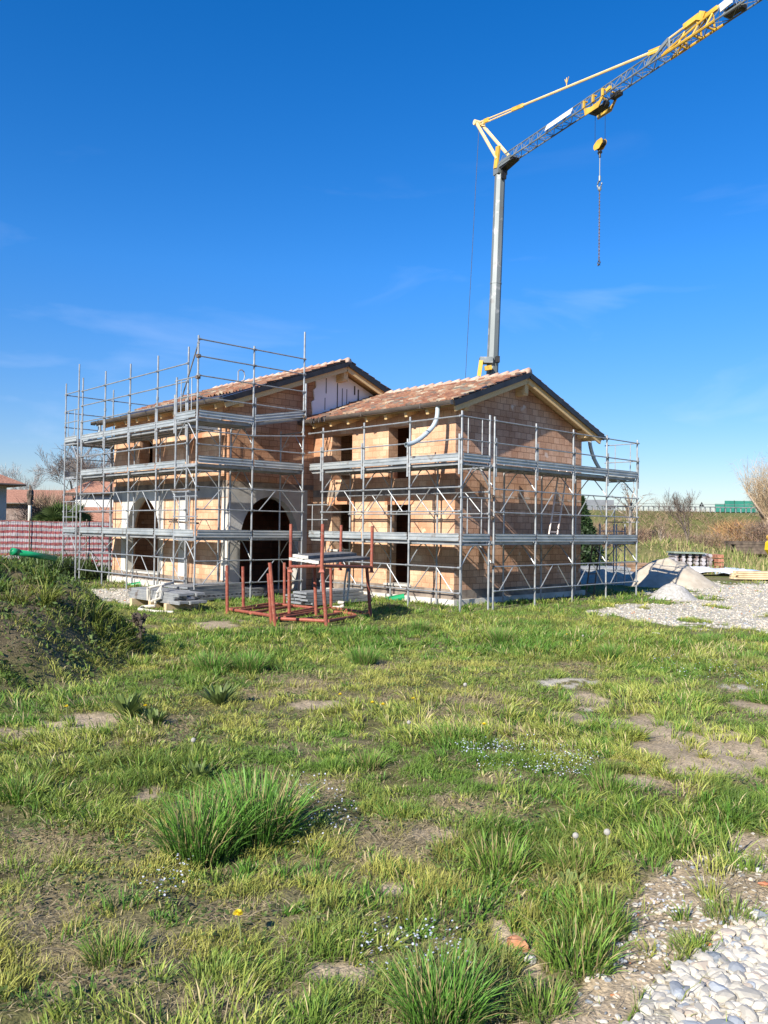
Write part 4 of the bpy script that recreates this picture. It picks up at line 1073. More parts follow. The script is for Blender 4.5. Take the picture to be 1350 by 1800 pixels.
# --- stacks of boards on the right
def boards(label_fmt, group, c0, L, n, layers, m, seed, name='timber_board', w=.16, hh=.07, cat='board', gap=.02):
    rs = random.Random(seed)
    for k in range(layers):
        for j in range(n):
            a = c0 + RH * rs.uniform(-.25, .25) + FH * (j * (w + gap)) + UPV * (.10 + k * (hh + .015)); b = a + RH * (L + rs.uniform(-.4, .4)) + UPV * rs.uniform(-.03, .03) + FH * rs.uniform(-.1, .1)
            o = MB(); o.obox(a, b, w, hh); t = tag(o.build(name, m), label_fmt.format(['bottom', 'second', 'third', 'fourth', 'top'][k if k < layers - 1 else (4 if layers > 1 else 0)], ['front', 'second', 'third', 'fourth', 'fifth', 'rear'][j]), cat, group)
c = np.array([*LD(15.2, 35.2), 0]); c[2] = hz(c[0], c[1])
boards('fresh sawn board in the pale stack on the right, {} layer, {} row', 'fresh boards stacked on the right', c, 5.5, 4, 4, M['timber'], 3)
c = np.array([*LD(24.2, 56.5), 0]); c[2] = hz(c[0], c[1])
boards('old dark beam in the long stack before the bank, {} layer, {} row', 'dark beams stacked before the bank', c, 8., 3, 4, M['darktimber'], 5, 'timber_beam', .4, .2, 'beam', .05)
c = np.array([*LD(9.8, 40.5), 0]); c[2] = hz(c[0], c[1])
boards('weathered panel in the flat stack behind the gable scaffolding, {} layer, {} row', 'panels stacked behind the scaffolding', c, 4.2, 3, 4, pm('old_panels', (.20, .12, .07), (.34, .22, .14), 3, .9), 7, 'formwork_sheet', .5, .09, 'panel', .04)
c = np.array([*LD(8.0, 36.0), 0]); c[2] = hz(c[0], c[1])
boards('grey steel panel in the low stack behind the gable scaffolding, {} layer, {} row', 'grey panels behind the scaffolding', c, 3.0, 3, 4, M['deck'], 9, 'stacked_steel_sheet', .5, .09, 'panel', .04)
# yellow machine arm at the right edge
c = np.array([*LD(23.0, 49.0), 0]); c[2] = hz(c[0], c[1])
t = thing('excavator_bucket', 'yellow excavator bucket resting on the dark beams at the right edge', 'bucket', c)
mb = MB(); pr_ = [(0, 0), (.25, -.35), (.8, -.45), (1.3, -.2), (1.4, .5), (.9, .75), (.35, .7), (.05, .45)]
c1 = c + UPV * 1.0
v = [c1 + RH * a + UPV * b - FH * .35 for a, b in pr_]; v2 = [p_ + FH * .7 for p_ in v]; k = len(v)
mb.add(v + v2, [tuple(range(k)), tuple(range(2 * k - 1, k - 1, -1))] + [(i, (i + 1) % k, (i + 1) % k + k, i + k) for i in range(k)]); recalc(mb.build('shell', pm('machine_yellow', (.75, .50, .0), (.8, .56, .02), 2, .4), t))
mb = MB(); mb.tube(c1 + RH * .25 + UPV * .75 - FH * .3, c1 + RH * .25 + UPV * .75 + FH * .3, .18, 10); mb.obox(c1 + RH * 1.2 + UPV * .3, c1 + RH * 2.8 + UPV * 1.0, .4, .4); mb.build('pivot', M['yellow'], t)
mb = MB(); mb.obox(c1 + RH * .8 + UPV * -.5, np.array([*(c1 + RH * .8)[:2], c[2] - .05]), .6, .5); mb.build('stand', M['darktimber'], t)
# ================================================================== BACKGROUND
def ribbon_soup(P, Q, w, cols, name, m, parent=None):
    "thin two-triangle twigs from P to Q (arrays), width w, facing random ways, tapering to a point"
    P = np.asarray(P, float); Q = np.asarray(Q, float); n = len(P); d = Q - P
    rv = RNG.normal(size=(n, 3)); a = np.cross(d, rv); a /= (np.linalg.norm(a, axis=1)[:, None] + 1e-9); a *= (np.asarray(w).reshape(-1, 1) * .5)
    b = np.cross(d, a); b /= (np.linalg.norm(b, axis=1)[:, None] + 1e-9); b *= (np.asarray(w).reshape(-1, 1) * .5)
    co = np.stack([P + a, P - a * .5 + b * .8, P - a * .5 - b * .8, Q], 1).reshape(-1, 3)
    k = np.arange(n)[:, None] * 4
    tr = np.concatenate([k + [0, 1, 3], k + [1, 2, 3], k + [2, 0, 3]], 0)
    return soup(name, co, tr, m, np.repeat(cols, 4, 0), parent)
M['twig'] = vcolmat('bare_twigs', .9)
M['bark'] = pm('bark', (.10, .075, .055), (.22, .17, .13), 9, .95, 0, .4, 30)
M['bark2'] = pm('pale_bark', (.26, .20, .15), (.40, .32, .24), 9, .95)
M['leaf'] = vcolmat('leaves', .55, .30, .35)

def tree_segs(p, d, L, r, lev, rs, up=.1, spread=.6, kids=(3, 4), shrink=.68, out=None, droop=0):
    "recursive limbs; out collects (p, q, r0, r1, level)"
    n = 3; q = np.array(p, float); dd = np.array(d, float)
    for i in range(n):
        dd = dd + np.array([rs.gauss(0, .10), rs.gauss(0, .10), rs.gauss(0, .06) + up * .15 - droop * .2 * (lev < 2)]); dd /= np.linalg.norm(dd)
        q2 = q + dd * L / n; r1 = r * (1 - .22 * (i + 1) / n)
        out.append((q, q2, r * (1 - .22 * i / n), r1, lev)); q = q2
        if lev > 0 and i >= (1 if lev > 2 else 0):
            for _ in range(rs.randint(*kids) // (2 if i < n - 1 else 1)):
                a = rs.uniform(0, 2 * math.pi); s1 = np.cross(dd, [.3, .2, 1.]); s1 /= np.linalg.norm(s1) + 1e-9; s2 = np.cross(dd, s1)
                sp = rs.uniform(.5, 1) * spread
                nd = dd * math.cos(sp) + (s1 * math.cos(a) + s2 * math.sin(a)) * math.sin(sp); nd[2] += up * .4; nd /= np.linalg.norm(nd)
                tree_segs(q, nd, L * shrink * rs.uniform(.75, 1.15), r1 * .6, lev - 1, rs, up, spread, kids, shrink, out, droop)
def bare_tree(label, base, hgt, r, seed, lev=4, up=.2, spread=.6, m='bark', tw=(.16, .12, .09), name='bare_tree', lean=(0, 0), kids=(3, 4), shrink=.68, droop=0, L0=.34, wmin=.012, cat='tree'):
    rs = random.Random(seed); out = []
    tree_segs(np.array(base, float), np.array([lean[0], lean[1], 1.]), hgt * L0, r, lev, rs, up, spread, kids, shrink, out, droop)
    t = thing(name, label, cat, base)
    mb = MB()
    for p, q, r0, r1, l in out:
        if l >= lev - 1: mb.tube(p, q, r0, 6, r1, False)
    mb.build('trunk', M[m], t, True)
    tws = [o for o in out if o[4] < lev - 1]
    if tws:
        P = np.array([o[0] for o in tws]); Q = np.array([o[1] for o in tws]); w = np.array([max(wmin, o[2] * 2) for o in tws])
        Q = Q + (Q - P) * .35
        cols = np.array(tw) * RNG.uniform(.7, 1.4, (len(P), 1))
        ribbon_soup(P, Q, w, cols, 'crown', M['twig'], t)
    return t
def twig_bush(label, base, rx, ry, hh, n, tw, name='bare_shrub', w=.02, parent=None, group=None, lean=.35):
    t = thing(name, label, 'shrub', base, group)
    P = []; Q = []; W = []
    ns = max(6, n // 40)
    stems = RNG.normal(0, .35, (ns, 2))
    for k in range(n):
        sx, sy = stems[RNG.integers(ns)]
        hgt = RNG.uniform(0, 1) ** .8; r = 1 - .25 * hgt
        a = np.array([sx * rx + RNG.normal(0, .45) * rx * hgt * r, sy * ry + RNG.normal(0, .45) * ry * hgt * r, hh * hgt * .85 * math.exp(-(sx * sx + sy * sy) * .3)])
        d = np.array([RNG.normal(0, .5) + sx * .7, RNG.normal(0, .5) + sy * .7, RNG.uniform(.2, 1.1)]); d /= np.linalg.norm(d)
        L = hh * RNG.uniform(.12, .34); P.append(a); Q.append(a + d * L); W.append(w * RNG.uniform(.6, 1.4))
    for sx, sy in stems:
        a = np.array([sx * rx * .3, sy * ry * .3, -.1]); b = np.array([sx * rx, sy * ry, hh * RNG.uniform(.5, .9)]); P.append(a); Q.append(b); W.append(w * 2.5)
    P = np.array(P) + base; Q = np.array(Q) + base
    ribbon_soup(P, Q, W, np.array(tw) * RNG.uniform(.6, 1.5, (len(P), 1)) * RNG.uniform(.9, 1.1, (len(P), 3)), 'twigs', M['twig'], t)
    return t
def leaf_cloud(name, C, S, cols, m, parent=None, aspect=.5):
    "leaf quads at centres C with size S"
    n = len(C); a = RNG.normal(size=(n, 3)); a /= np.linalg.norm(a, axis=1)[:, None]; b = np.cross(a, RNG.normal(size=(n, 3))); b /= np.linalg.norm(b, axis=1)[:, None]
    S = np.asarray(S).reshape(-1, 1)
    co = np.stack([C - a * S, C + b * S * aspect, C + a * S, C - b * S * aspect], 1).reshape(-1, 3)
    k = np.arange(n)[:, None] * 4
    return soup(name, co, np.concatenate([k + [0, 1, 2], k + [0, 2, 3]], 0), m, np.repeat(cols, 4, 0), parent)
def G2(lat, d, dz=0): 
    p = LD(lat, d); return np.array([p[0], p[1], hz(*p) + dz])
def zpx(py, px, d): return CAM[2] + (928 + .0134 * (px - 675) - py) / FPX * d
def latpx(px, d): return (px - 675) / FPX * d

# --- striped barrier fence on the left
d0 = 36.0
fl = thing('barrier_fence', 'red and white striped plastic barrier net on a wire mesh fence', 'fence', G2(-15, d0))
nx, nz_ = 120, 14; lat0, lat1 = -18.5, -10.6
vs = []; fs = []; uvs = []
zt_, zb_ = zpx(915.5, 60, d0), zpx(915.5, 60, d0) - 2.0
for j in range(nz_ + 1):
    for i in range(nx + 1):
        la = lat0 + (lat1 - lat0) * i / nx; zz = zb_ + (zt_ - zb_) * j / nz_
        q = LD(la, d0 + .07 * (float(vnoise(la * 2.2, zz * 2, 3)) - .5) + .03 * (float(vnoise(la * 7, zz * 5, 4)) - .5))
        vs.append((q[0], q[1], zz + .05 * (float(vnoise(la * 1.1, 3.3, 8)) - .5)))
for j in range(nz_):
    for i in range(nx):
        a = j * (nx + 1) + i; fs.append((a, a + 1, a + nx + 2, a + nx + 1))
        uvs.append([(i / nx, j / nz_), ((i + 1) / nx, j / nz_), ((i + 1) / nx, (j + 1) / nz_), (i / nx, (j + 1) / nz_)])
m, nt, N, L, B = newmat('striped_net'); B.inputs['Roughness'].default_value = .7
uvn = N.new('ShaderNodeUVMap'); sp_ = N.new('ShaderNodeSeparateXYZ'); L.new(uvn.outputs[0], sp_.inputs[0])
wz = noise_node(N, L, 5, 'UV', 3, stretch=(12, 2, 1)); ad = N.new('ShaderNodeMath'); ad.operation = 'MULTIPLY_ADD'; ad.inputs[1].default_value = .05; L.new(wz.outputs[0], ad.inputs[0]); L.new(sp_.outputs[1], ad.inputs[2])
mu = N.new('ShaderNodeMath'); mu.operation = 'MULTIPLY'; mu.inputs[1].default_value = 8; L.new(ad.outputs[0], mu.inputs[0]); fr = N.new('ShaderNodeMath'); fr.operation = 'FRACT'; L.new(mu.outputs[0], fr.inputs[0])
r_ = ramp(N, L, fr.outputs[0], .44, .50, (.25, .048, .056), (.36, .33, .345)); L.new(r_.outputs[0], B.inputs['Base Color'])
t_ = N.new('ShaderNodeBsdfTranslucent'); mx_ = N.new('ShaderNodeMixShader'); mx_.inputs[0].default_value = .25; L.new(r_.outputs[0], t_.inputs[0]); L.new(B.outputs[0], mx_.inputs[1]); L.new(t_.outputs[0], mx_.inputs[2]); L.new(mx_.outputs[0], N['Material Output'].inputs[0])
mb = MB(); mb.add(vs, fs, uvs); mb.build('net', m, fl)
mb = MB()
la = lat0
while la < lat1:
    q = LD(la, d0 - .09); mb.tube((q[0], q[1], zb_ - .1), (q[0], q[1], zt_ + .04), .009, 4); la += .21
for zz in np.arange(zb_, zt_ + .01, .33):
    a, b = LD(lat0, d0 - .085), LD(lat1, d0 - .085); mb.tube((*a, zz), (*b, zz), .007, 4)
mb.build('wire_mesh', M['coupler'], fl)
for la in (-18.2, -15.55, -13.05, -10.8):
    q = LD(la, d0 - .12); mb = MB(); mb.tube((q[0], q[1], hz(*q) - .2), (q[0], q[1], zt_ + .1), .03, 6); mb.build('post', M['coupler'], fl)
# --- long green drain pipe on the back of the mound
pa = at(20, 969, 20.3); pb = at(98, 982, 21.2)
gpip = thing('drain_pipe', 'long bright green plastic pipe lying on the earth mound', 'pipe', (pa + pb) / 2)
mb = MB(); mb.tube(pa, pb, .075, 12); dd = (pb - pa) / np.linalg.norm(pb - pa); mb.tube(pa, pa + dd * .18, .09, 12); mb.build('tube', M['greenpipe'], gpip, True)
# --- houses beyond the fence
M['render'] = pm('grey_render', (.30, .31, .32), (.38, .39, .39), 1.5, .9)
M['whiter'] = pm('white_render', (.48, .47, .45), (.56, .55, .53), 1.5, .9)
M['oldwall'] = pm('old_brick_wall', (.16, .11, .09), (.26, .20, .17), 3, .9)
M['farroof'] = pm('far_roof_tiles', (.22, .10, .06), (.40, .20, .13), 9, .9, stretch=(1, 1, 4), spread=(.4, .6))
M['glass'] = pm('dark_glass', (.02, .025, .03), None, rough=.1)
def far_house(label, c, ux, w, dp, hw, hr, wall, ov=.6, name='brick_house', wins=(), hip=False):
    "c = ground corner nearest the viewer's right; ux = unit along the front, front runs from c backwards along -ux"
    ux = np.array([*ux, 0.]); uy = np.array([-ux[1], ux[0], 0.]); c = np.array(c, float)
    if uy @ FH < 0: uy = -uy
    t = thing(name, label, 'house', c)
    P = lambda a, b, z: c - ux * a + uy * b + UPV * z
    mb = MB()
    v = [P(0, 0, -1), P(w, 0, -1), P(w, dp, -1), P(0, dp, -1), P(0, 0, hw), P(w, 0, hw), P(w, dp, hw), P(0, dp, hw)]
    f = [(0, 1, 5, 4), (1, 2, 6, 5), (2, 3, 7, 6), (3, 0, 4, 7)]
    if not hip:
        v += [P(0, dp / 2, hr - .15), P(w, dp / 2, hr - .15)]; f += [(4, 7, 8), (5, 9, 6)]
    mb.add(v, f); recalc(mb.build('wall', wall, t))
    mb = MB(); ins = (w + 2 * ov) / 2 - .1 if hip else 0
    zo = hw - .12
    q = [P(-ov, -ov, zo), P(w + ov, -ov, zo), P(w + ov, dp + ov, zo), P(-ov, dp + ov, zo), P(-ov + ins * .6, dp / 2, hr), P(w + ov - ins * .6, dp / 2, hr)]
    q2 = [a - UPV * .14 for a in q[:4]]
    mb.add(q + q2, [(0, 1, 5, 4), (2, 3, 4, 5), (3, 0, 4), (1, 2, 5), (0, 6, 7, 1), (1, 7, 8, 2), (2, 8, 9, 3), (3, 9, 6, 0), (6, 9, 8, 7)])
    rf = recalc(mb.build('roof', M['farroof'], t))
    mb = MB()
    a = q[0] - UPV * .08 - uy * .06; b = q[1] - UPV * .08 - uy * .06; mb.tube(a, b, .07, 6); mb.build('gutter', M['gutter'], rf)
    for (a, b, z0, z1) in wins:
        mb = MB(); mb.obox((P(a, -.03, (z0 + z1) / 2)), (P(b, -.03, (z0 + z1) / 2)), .05, z1 - z0); wn_ = mb.build('window', M['darktimber'], t)
        mb = MB(); mb.obox((P(a + .08, -.06, (z0 + z1) / 2)), (P(b - .08, -.06, (z0 + z1) / 2)), .02, z1 - z0 - .16); mb.build('pane', M['glass'], wn_)
    return t, P
ex = np.array([1., 0]); ey = np.array([0, 1.])
e1x = RH[:2] * .97 + FH[:2] * .24
far_house('grey rendered house at the left edge with a low tiled roof', G2(latpx(11, 46), 46), ey / 1.0, 9, 9, 4.35, 6.2, M['render'], .75, 'neighbour_house', hip=True)
far_house('low old brick house with an orange tiled roof beyond the fence', G2(latpx(112, 68), 68), RH[:2], 12, 7, 3.9, 5.0, M['oldwall'], .4, 'old_house', wins=((9.6, 10.5, 1.9, 3.1),))
far_house('white house with a red tiled roof half hidden behind the scaffolding', G2(latpx(222, 56), 56), ex * .92 + ey * .39, 4.6, 8, 4.3, 6.0, M['whiter'], .5, 'white_house')
far_house('low brown-roofed shed in front of the white house', G2(latpx(212, 49), 49), RH[:2], 2.7, 3, 2.35, 3.1, M['whiter'], .3, 'shed', wins=((.1, 1.1, 1.0, 2.0),))
# --- pole, palm, hedge, trees on the left
b = G2(latpx(52.5, 42), 42); zt_ = zpx(853, 52, 42)
po = thing('utility_pole', 'pale concrete utility pole with a dark overgrown top beyond the fence', 'pole', b)
mb = MB(); mb.tube(b, (b[0], b[1], zt_ - .9), .11, 8, .09); mb.build('shaft', M['concw'], po)
mb = MB(); mb.tube((b[0], b[1], zt_ - 1.0), (b[0], b[1], zt_), .14, 7, .05); mb.blob((b[0], b[1], zt_ - .5), .16, .16, .35, 8, 6, 3, .3); mb.build('ivy_top', M['darktimber'], po)
def palm(label, base, r, seed):
    rs = random.Random(seed); t = thing('palm_shrub', label, 'palm', base)
    mb = MB(); mb.tube(base, np.array(base) + (0, 0, r * 1.3), .14, 8, .11); mb.build('trunk', M['bark'], t)
    co = []; tr = []; cl = []
    top = np.array(base) + (0, 0, r * 1.3)
    for k in range(46):
        a = rs.uniform(0, 2 * math.pi); e = rs.uniform(-.7, 1.3); d = np.array([math.cos(a) * math.cos(e), math.sin(a) * math.cos(e), math.sin(e)])
        L = r * rs.uniform(.6, 1.0); c = top + d * L * .8
        s1 = np.cross(d, [0, 0, 1.]); s1 /= np.linalg.norm(s1) + 1e-9; s2 = np.cross(s1, d); sh = rs.uniform(.5, 1.3)
        for j in range(-7, 8):
            an = j * .2; dirn = d * math.cos(an) + s1 * math.sin(an); tip = c + dirn * r * .62 - np.array([0, 0, .12 * r * abs(an)]); w_ = s1 * math.cos(an) - d * math.sin(an)
            o = len(co); co += [c + w_ * .02, c + dirn * r * .33 + w_ * .05 + s2 * .02, tip, c + dirn * r * .33 - w_ * .05 + s2 * .02]
            tr += [(o, o + 1, o + 2), (o, o + 2, o + 3)]; g = np.array([.085, .13, .035]) * sh; cl += [g] * 4
        o = len(co); co += [top + s1 * .02, c, top - s1 * .02]; tr.append((o, o + 1, o + 2)); cl += [np.array([.12, .13, .04])] * 3
    soup('crown', np.array(co), np.array(tr), M['leaf'], np.array(cl), t)
palm('dark green fan palm with drooping fronds just beyond the fence', G2(latpx(108, 42), 42), 1.3, 4)
palm('smaller fan palm beside the scaffolding posts beyond the fence', G2(latpx(126, 43), 43), 1.25, 9)
twig_bush('leafless brown hedge between the pole and the palm', G2(latpx(84, 50), 50), 1.9, 1.2, 4.0, 3600, (.22, .16, .11), 'bare_hedge', .03)
twig_bush('dark straggly shrub below the old brick house', G2(latpx(25, 48), 48), 1.0, .8, 2.3, 700, (.05, .045, .035), 'bare_shrub', .035)
twig_bush('greenish leafless shrub beside the concrete pole', G2(latpx(42, 44), 44), .7, .7, 2.4, 500, (.16, .14, .07), 'bare_shrub', .025)
bare_tree('wide bare tree behind the far left scaffolding posts', G2(latpx(125, 60), 60), 9.0, .15, 3, 5, .12, .75, tw=(.20, .17, .15), wmin=.025)
bare_tree('thin bare tree behind the left scaffolding, right of the wide one', G2(latpx(185, 66), 66), 10.0, .11, 8, 4, .3, .55, tw=(.22, .19, .17), wmin=.02)
bare_tree('faint distant bare tree between the two left houses', G2(latpx(33, 95), 95), 10, .12, 18, 4, .3, .55, tw=(.30, .28, .27), wmin=.03)
# --- green weeds between mound and scaffolding
# --- right side: dark conifer, bare trees, bank shrubs
def conifer(label, base, hh, r, seed):
    t = thing('conifer', label, 'tree', base); mb = MB(); mb.tube(base, np.array(base) + (0, 0, hh * .9), .12, 7, .03); mb.build('trunk', M['bark'], t)
    n = 5200; z = RNG.uniform(.05, 1, n) ** 1.2; a = RNG.uniform(0, 2 * math.pi, n); rr = r * (1 - z) * np.sqrt(RNG.uniform(.15, 1, n)) * (1 + .3 * np.sin(a * 5 + z * 20))
    Cc = np.stack([base[0] + rr * np.cos(a), base[1] + rr * np.sin(a), base[2] + z * hh + RNG.normal(0, .06, n)], 1)
    cols = np.array([.035, .065, .022]) * RNG.uniform(.5, 1.7, (n, 1)); leaf_cloud('crown', Cc, RNG.uniform(.08, .19, n), cols, M['leaf'], t, .35)
conifer('dark evergreen behind the right corner of the gable wall', G2(latpx(1024, 40), 40), zpx(876, 1024, 40) - hz(*LD(latpx(1024, 40), 40)), 1.25, 3)
def arc_tree(label, base, hh, spread, seed, n=17):
    "short trunk with long arching bare shoots"
    rs = random.Random(seed); t = thing('bare_tree', label, 'tree', base); b = np.array(base, float); mb = MB()
    k1 = b + (0, 0, hh * .34); mb.tube(b - (0, 0, .1), k1, .13, 7, .10); P = []; Q = []; W = []
    for i in range(n):
        a = rs.uniform(0, 6.283); sp = rs.uniform(.15, 1) * spread; top = hh * rs.uniform(.7, 1.0) * (1 - .25 * sp / spread); d = np.array([math.cos(a), math.sin(a), 0]); s_ = k1 + UPV * rs.uniform(-.6, .15)
        pts = [s_ + d * sp * u ** 1.25 + UPV * ((top - hh * .34) * (1.75 * u - .85 * u * u)) + np.array([rs.gauss(0, .06), rs.gauss(0, .06), 0]) for u in np.linspace(0, 1, 8)]
        for m_ in range(7):
            r_ = .045 * (1 - m_ / 8) + .008; (mb.tube(pts[m_], pts[m_ + 1], r_, 5, r_ * .85, False) if m_ < 3 else None)
            if m_ >= 3: P.append(pts[m_]); Q.append(pts[m_ + 1] + (pts[m_ + 1] - pts[m_]) * .3); W.append(max(.028, r_ * 2))
            for q_ in range(3):
                if m_ > 1 and rs.random() < .75:
                    e = (pts[m_ + 1] - pts[m_]) * rs.uniform(.5, 1.2) + np.array([rs.gauss(0, .35), rs.gauss(0, .35), rs.gauss(-.05, .2)]); P.append(pts[m_]); Q.append(pts[m_] + e); W.append(.02)
    mb.build('trunk', M['bark2'], t, True); ribbon_soup(np.array(P), np.array(Q), W, np.array([.24, .19, .15]) * RNG.uniform(.6, 1.4, (len(P), 1)), 'crown', M['twig'], t)
arc_tree('bare tree with long drooping shoots right of the gable scaffolding', G2(latpx(1108, 56), 56), zpx(822, 1108, 56) - hz(*LD(latpx(1108, 56), 56)), 2.5, 4)
bare_tree('dark bare fruit tree standing before the bank', G2(latpx(1213, 63), 63), 7.2, .12, 12, 4, .34, .62, 'bark', (.12, .09, .07), wmin=.02, L0=.30)
bare_tree('small crooked bare sapling left of the fruit tree', G2(latpx(1160, 60), 60), 3.6, .08, 22, 3, .2, .7, 'bark2', (.24, .17, .12), wmin=.02)
def willow(label, base, hh, r, seed):
    t = thing('willow_tree', label, 'tree', base); rs = random.Random(seed); mb = MB(); P = []; Q = []; W = []
    mb.tube(base, np.array(base) + (0, 0, hh * .3), .35, 8, .28)
    for k in range(9):
        a = rs.uniform(0, 6.28); b = np.array(base) + (math.cos(a) * r * .42, math.sin(a) * r * .42, hh * rs.uniform(.40, .62)); s_ = np.array(base) + (0, 0, hh * rs.uniform(.10, .26)); mb.tube(s_, b, .15, 6, .06)
        for j in range(115):
            u = rs.uniform(.05, 1); p0 = s_ + (b - s_) * u; aa = rs.uniform(0, 6.28); rad = rs.uniform(.1, .5) * r
            p1 = p0 + np.array([math.cos(aa) * rad * .4, math.sin(aa) * rad * .4, rs.uniform(.10, .30) * hh]); p2 = p1 + np.array([math.cos(aa) * rad * .35, math.sin(aa) * rad * .35, rs.uniform(.02, .20) * hh * (1.3 - rad / r)]); p3 = p2 + np.array([math.cos(aa) * rad * .3, math.sin(aa) * rad * .3, rs.uniform(-.06, .10) * hh])
            for x, y, w_ in ((p0, p1, .030), (p1, p2, .024), (p2, p3, .016)): P.append(x); Q.append(y + (y - x) * .1); W.append(w_ * 1.35)
    mb.build('trunk', M['bark2'], t, True)
    ribbon_soup(np.array(P), np.array(Q), W, np.array([.40, .30, .19]) * RNG.uniform(.6, 1.35, (len(P), 1)), 'crown', M['twig'], t)
willow('tall pale leafless willow at the right edge before the noise barrier', G2(latpx(1352, 80), 80), zpx(795, 1350, 80) - hz(*LD(latpx(1352, 80), 80)), 5.2, 5)
for px, d, rx, hh, n, col, lab in ((1300, 72, 2.2, 3.6, 1500, (.34, .20, .09), 'orange-brown willow shrub under the noise barrier'), (1345, 68, 2.6, 3.3, 1500, (.20, .14, .10), 'dark brown thicket at the right edge of the bank'),
                                   (1250, 70, 2.4, 2.2, 1100, (.21, .15, .10), 'brown bramble clump right of the fruit tree'), (1175, 70, 2.6, 2.2, 1200, (.25, .17, .12), 'reddish brown scrub behind the small sapling'),
                                   (1130, 66, 2.0, 2.6, 1100, (.24, .16, .11), 'reddish scrub right behind the gable scaffolding'), (1090, 62, 2.2, 2.6, 1100, (.22, .15, .10), 'brown scrub seen through the right scaffolding bays'), (1055, 60, 1.8, 2.7, 900, (.24, .17, .11), 'tan scrub beside the dark evergreen')):
    twig_bush(lab, G2(latpx(px, d), d), rx, rx * .7, hh, n, col, 'bare_shrub', .04, None, 'leafless shrubs along the bank')
# undergrowth on the bank: one mass
n = 26000; la = RNG.uniform(8, 50, n); dd = RNG.uniform(60, 92, n); q = LD(la, dd) if False else np.stack([CAM[0] + RH[0] * la + FH[0] * dd, CAM[1] + RH[1] * la + FH[1] * dd], 1)
zz = heights(q[:, 0], q[:, 1]); den = fbm(q[:, 0] * .25, q[:, 1] * .25, 77, 3)
keep = den > RNG.uniform(.25, .65, n); q = q[keep]; zz = zz[keep]; dd = dd[keep]; n = len(q)
P = np.stack([q[:, 0], q[:, 1], zz + RNG.uniform(-.05, .5, n) * np.where(dd < 80, 1.6, .5)], 1); hh = RNG.uniform(.4, 1.3, n) * np.where(dd < 80, 1, .5)
Q = P + np.stack([RNG.normal(0, .35, n), RNG.normal(0, .35, n), hh], 1)
cols = np.array([.25, .17, .11]) * RNG.uniform(.5, 1.4, (n, 1)); gsel = RNG.uniform(0, 1, n) < .35; cols[gsel] = np.array([.16, .16, .06]) * RNG.uniform(.6, 1.2, (gsel.sum(), 1))
setting(ribbon_soup(P, Q, RNG.uniform(.03, .06, n), cols, 'undergrowth', M['twig']), 'stuff')
# rough tall grass between the site and the bank: one mass
n = 15000; la = RNG.uniform(5, 34, n); dd = RNG.uniform(40, 66, n); q = np.stack([CAM[0] + RH[0] * la + FH[0] * dd, CAM[1] + RH[1] * la + FH[1] * dd], 1)
den = fbm(q[:, 0] * .45, q[:, 1] * .45, 79, 4); keep = den > RNG.uniform(.30, .62, n); q = q[keep]; dd = dd[keep]; den = den[keep]; n = len(q)
hh = RNG.uniform(.12, .5, n) * (.5 + 1.3 * sstep(.45, .68, den)); P = np.stack([q[:, 0], q[:, 1], heights(q[:, 0], q[:, 1]) - .03], 1); Q = P + np.stack([RNG.normal(0, .16, n), RNG.normal(0, .16, n), hh], 1)
k_ = RNG.uniform(0, 1, (n, 1)); cols = np.where(k_ < .5, np.array([[.15, .19, .05]]), np.array([[.30, .25, .12]])) * RNG.uniform(.55, 1.35, (n, 1))
setting(ribbon_soup(P, Q, RNG.uniform(.04, .11, n), cols, 'rough_grass', M['twig']), 'stuff')
# --- road on the bank, guard rail, barrier, lorry, sign
mb = MB(); a, b = LD(-15, 103), LD(140, 100); a2, b2 = LD(-15, 170), LD(140, 167); rz = 4.62
ns = 12
P_ = [[(*(a + (b - a) * i / ns), rz) for i in range(ns + 1)], [(*(a2 + (b2 - a2) * i / ns), rz) for i in range(ns + 1)]]
mb.add(P_[0] + P_[1], [(i, i + 1, ns + 2 + i, ns + 1 + i) for i in range(ns)]); setting(mb.build('road', pm('asphalt', (.045, .045, .047), (.06, .06, .06), 2, .9)))
gr = thing('guard_rail', 'long galvanised guard rail with close posts along the raised road', 'guard rail', G2(30, 98.5))
for k in range(96):
    p = G2(4 + k * .62, 98.5); mb = MB(); mb.box(p[0] - .06, p[0] + .06, p[1] - .06, p[1] + .06, p[2] - .2, 5.12); mb.build('post', M['mast'], gr)
mb = MB(); a, b = LD(2, 98.4), LD(66, 98.4); mb.obox((*a, 5.10), (*b, 5.10), .08, .12); mb.obox((*a, 5.42), (*b, 5.42), .06, .05); mb.build('rail', M['mast'], gr)
d = 126
nbw = thing('noise_barrier', 'green panelled noise barrier beside the raised road', 'noise barrier', G2(latpx(1300, d), d))
M['greenp'] = pm('green_panels', (.02, .16, .11), (.03, .21, .145), .6, .5)
l0 = latpx(1257, d)
for k in range(16):
    a, b = LD(l0 + k * 1.5, d), LD(l0 + k * 1.5 + 1.42, d); zt_ = zpx(880.5, 1300, d) - (.5 if k == 0 else 0)
    mb = MB(); mb.obox((*a, (4.5 + zt_) / 2), (*b, (4.5 + zt_) / 2), .12, zt_ - 4.5); mb.build('panel', M['greenp'], nbw)
    mb = MB(); mb.box(b[0] - .03, b[0] + .09, b[1] - .03, b[1] + .09, 4.4, zt_ + .05); mb.build('post', M['dark'], nbw)
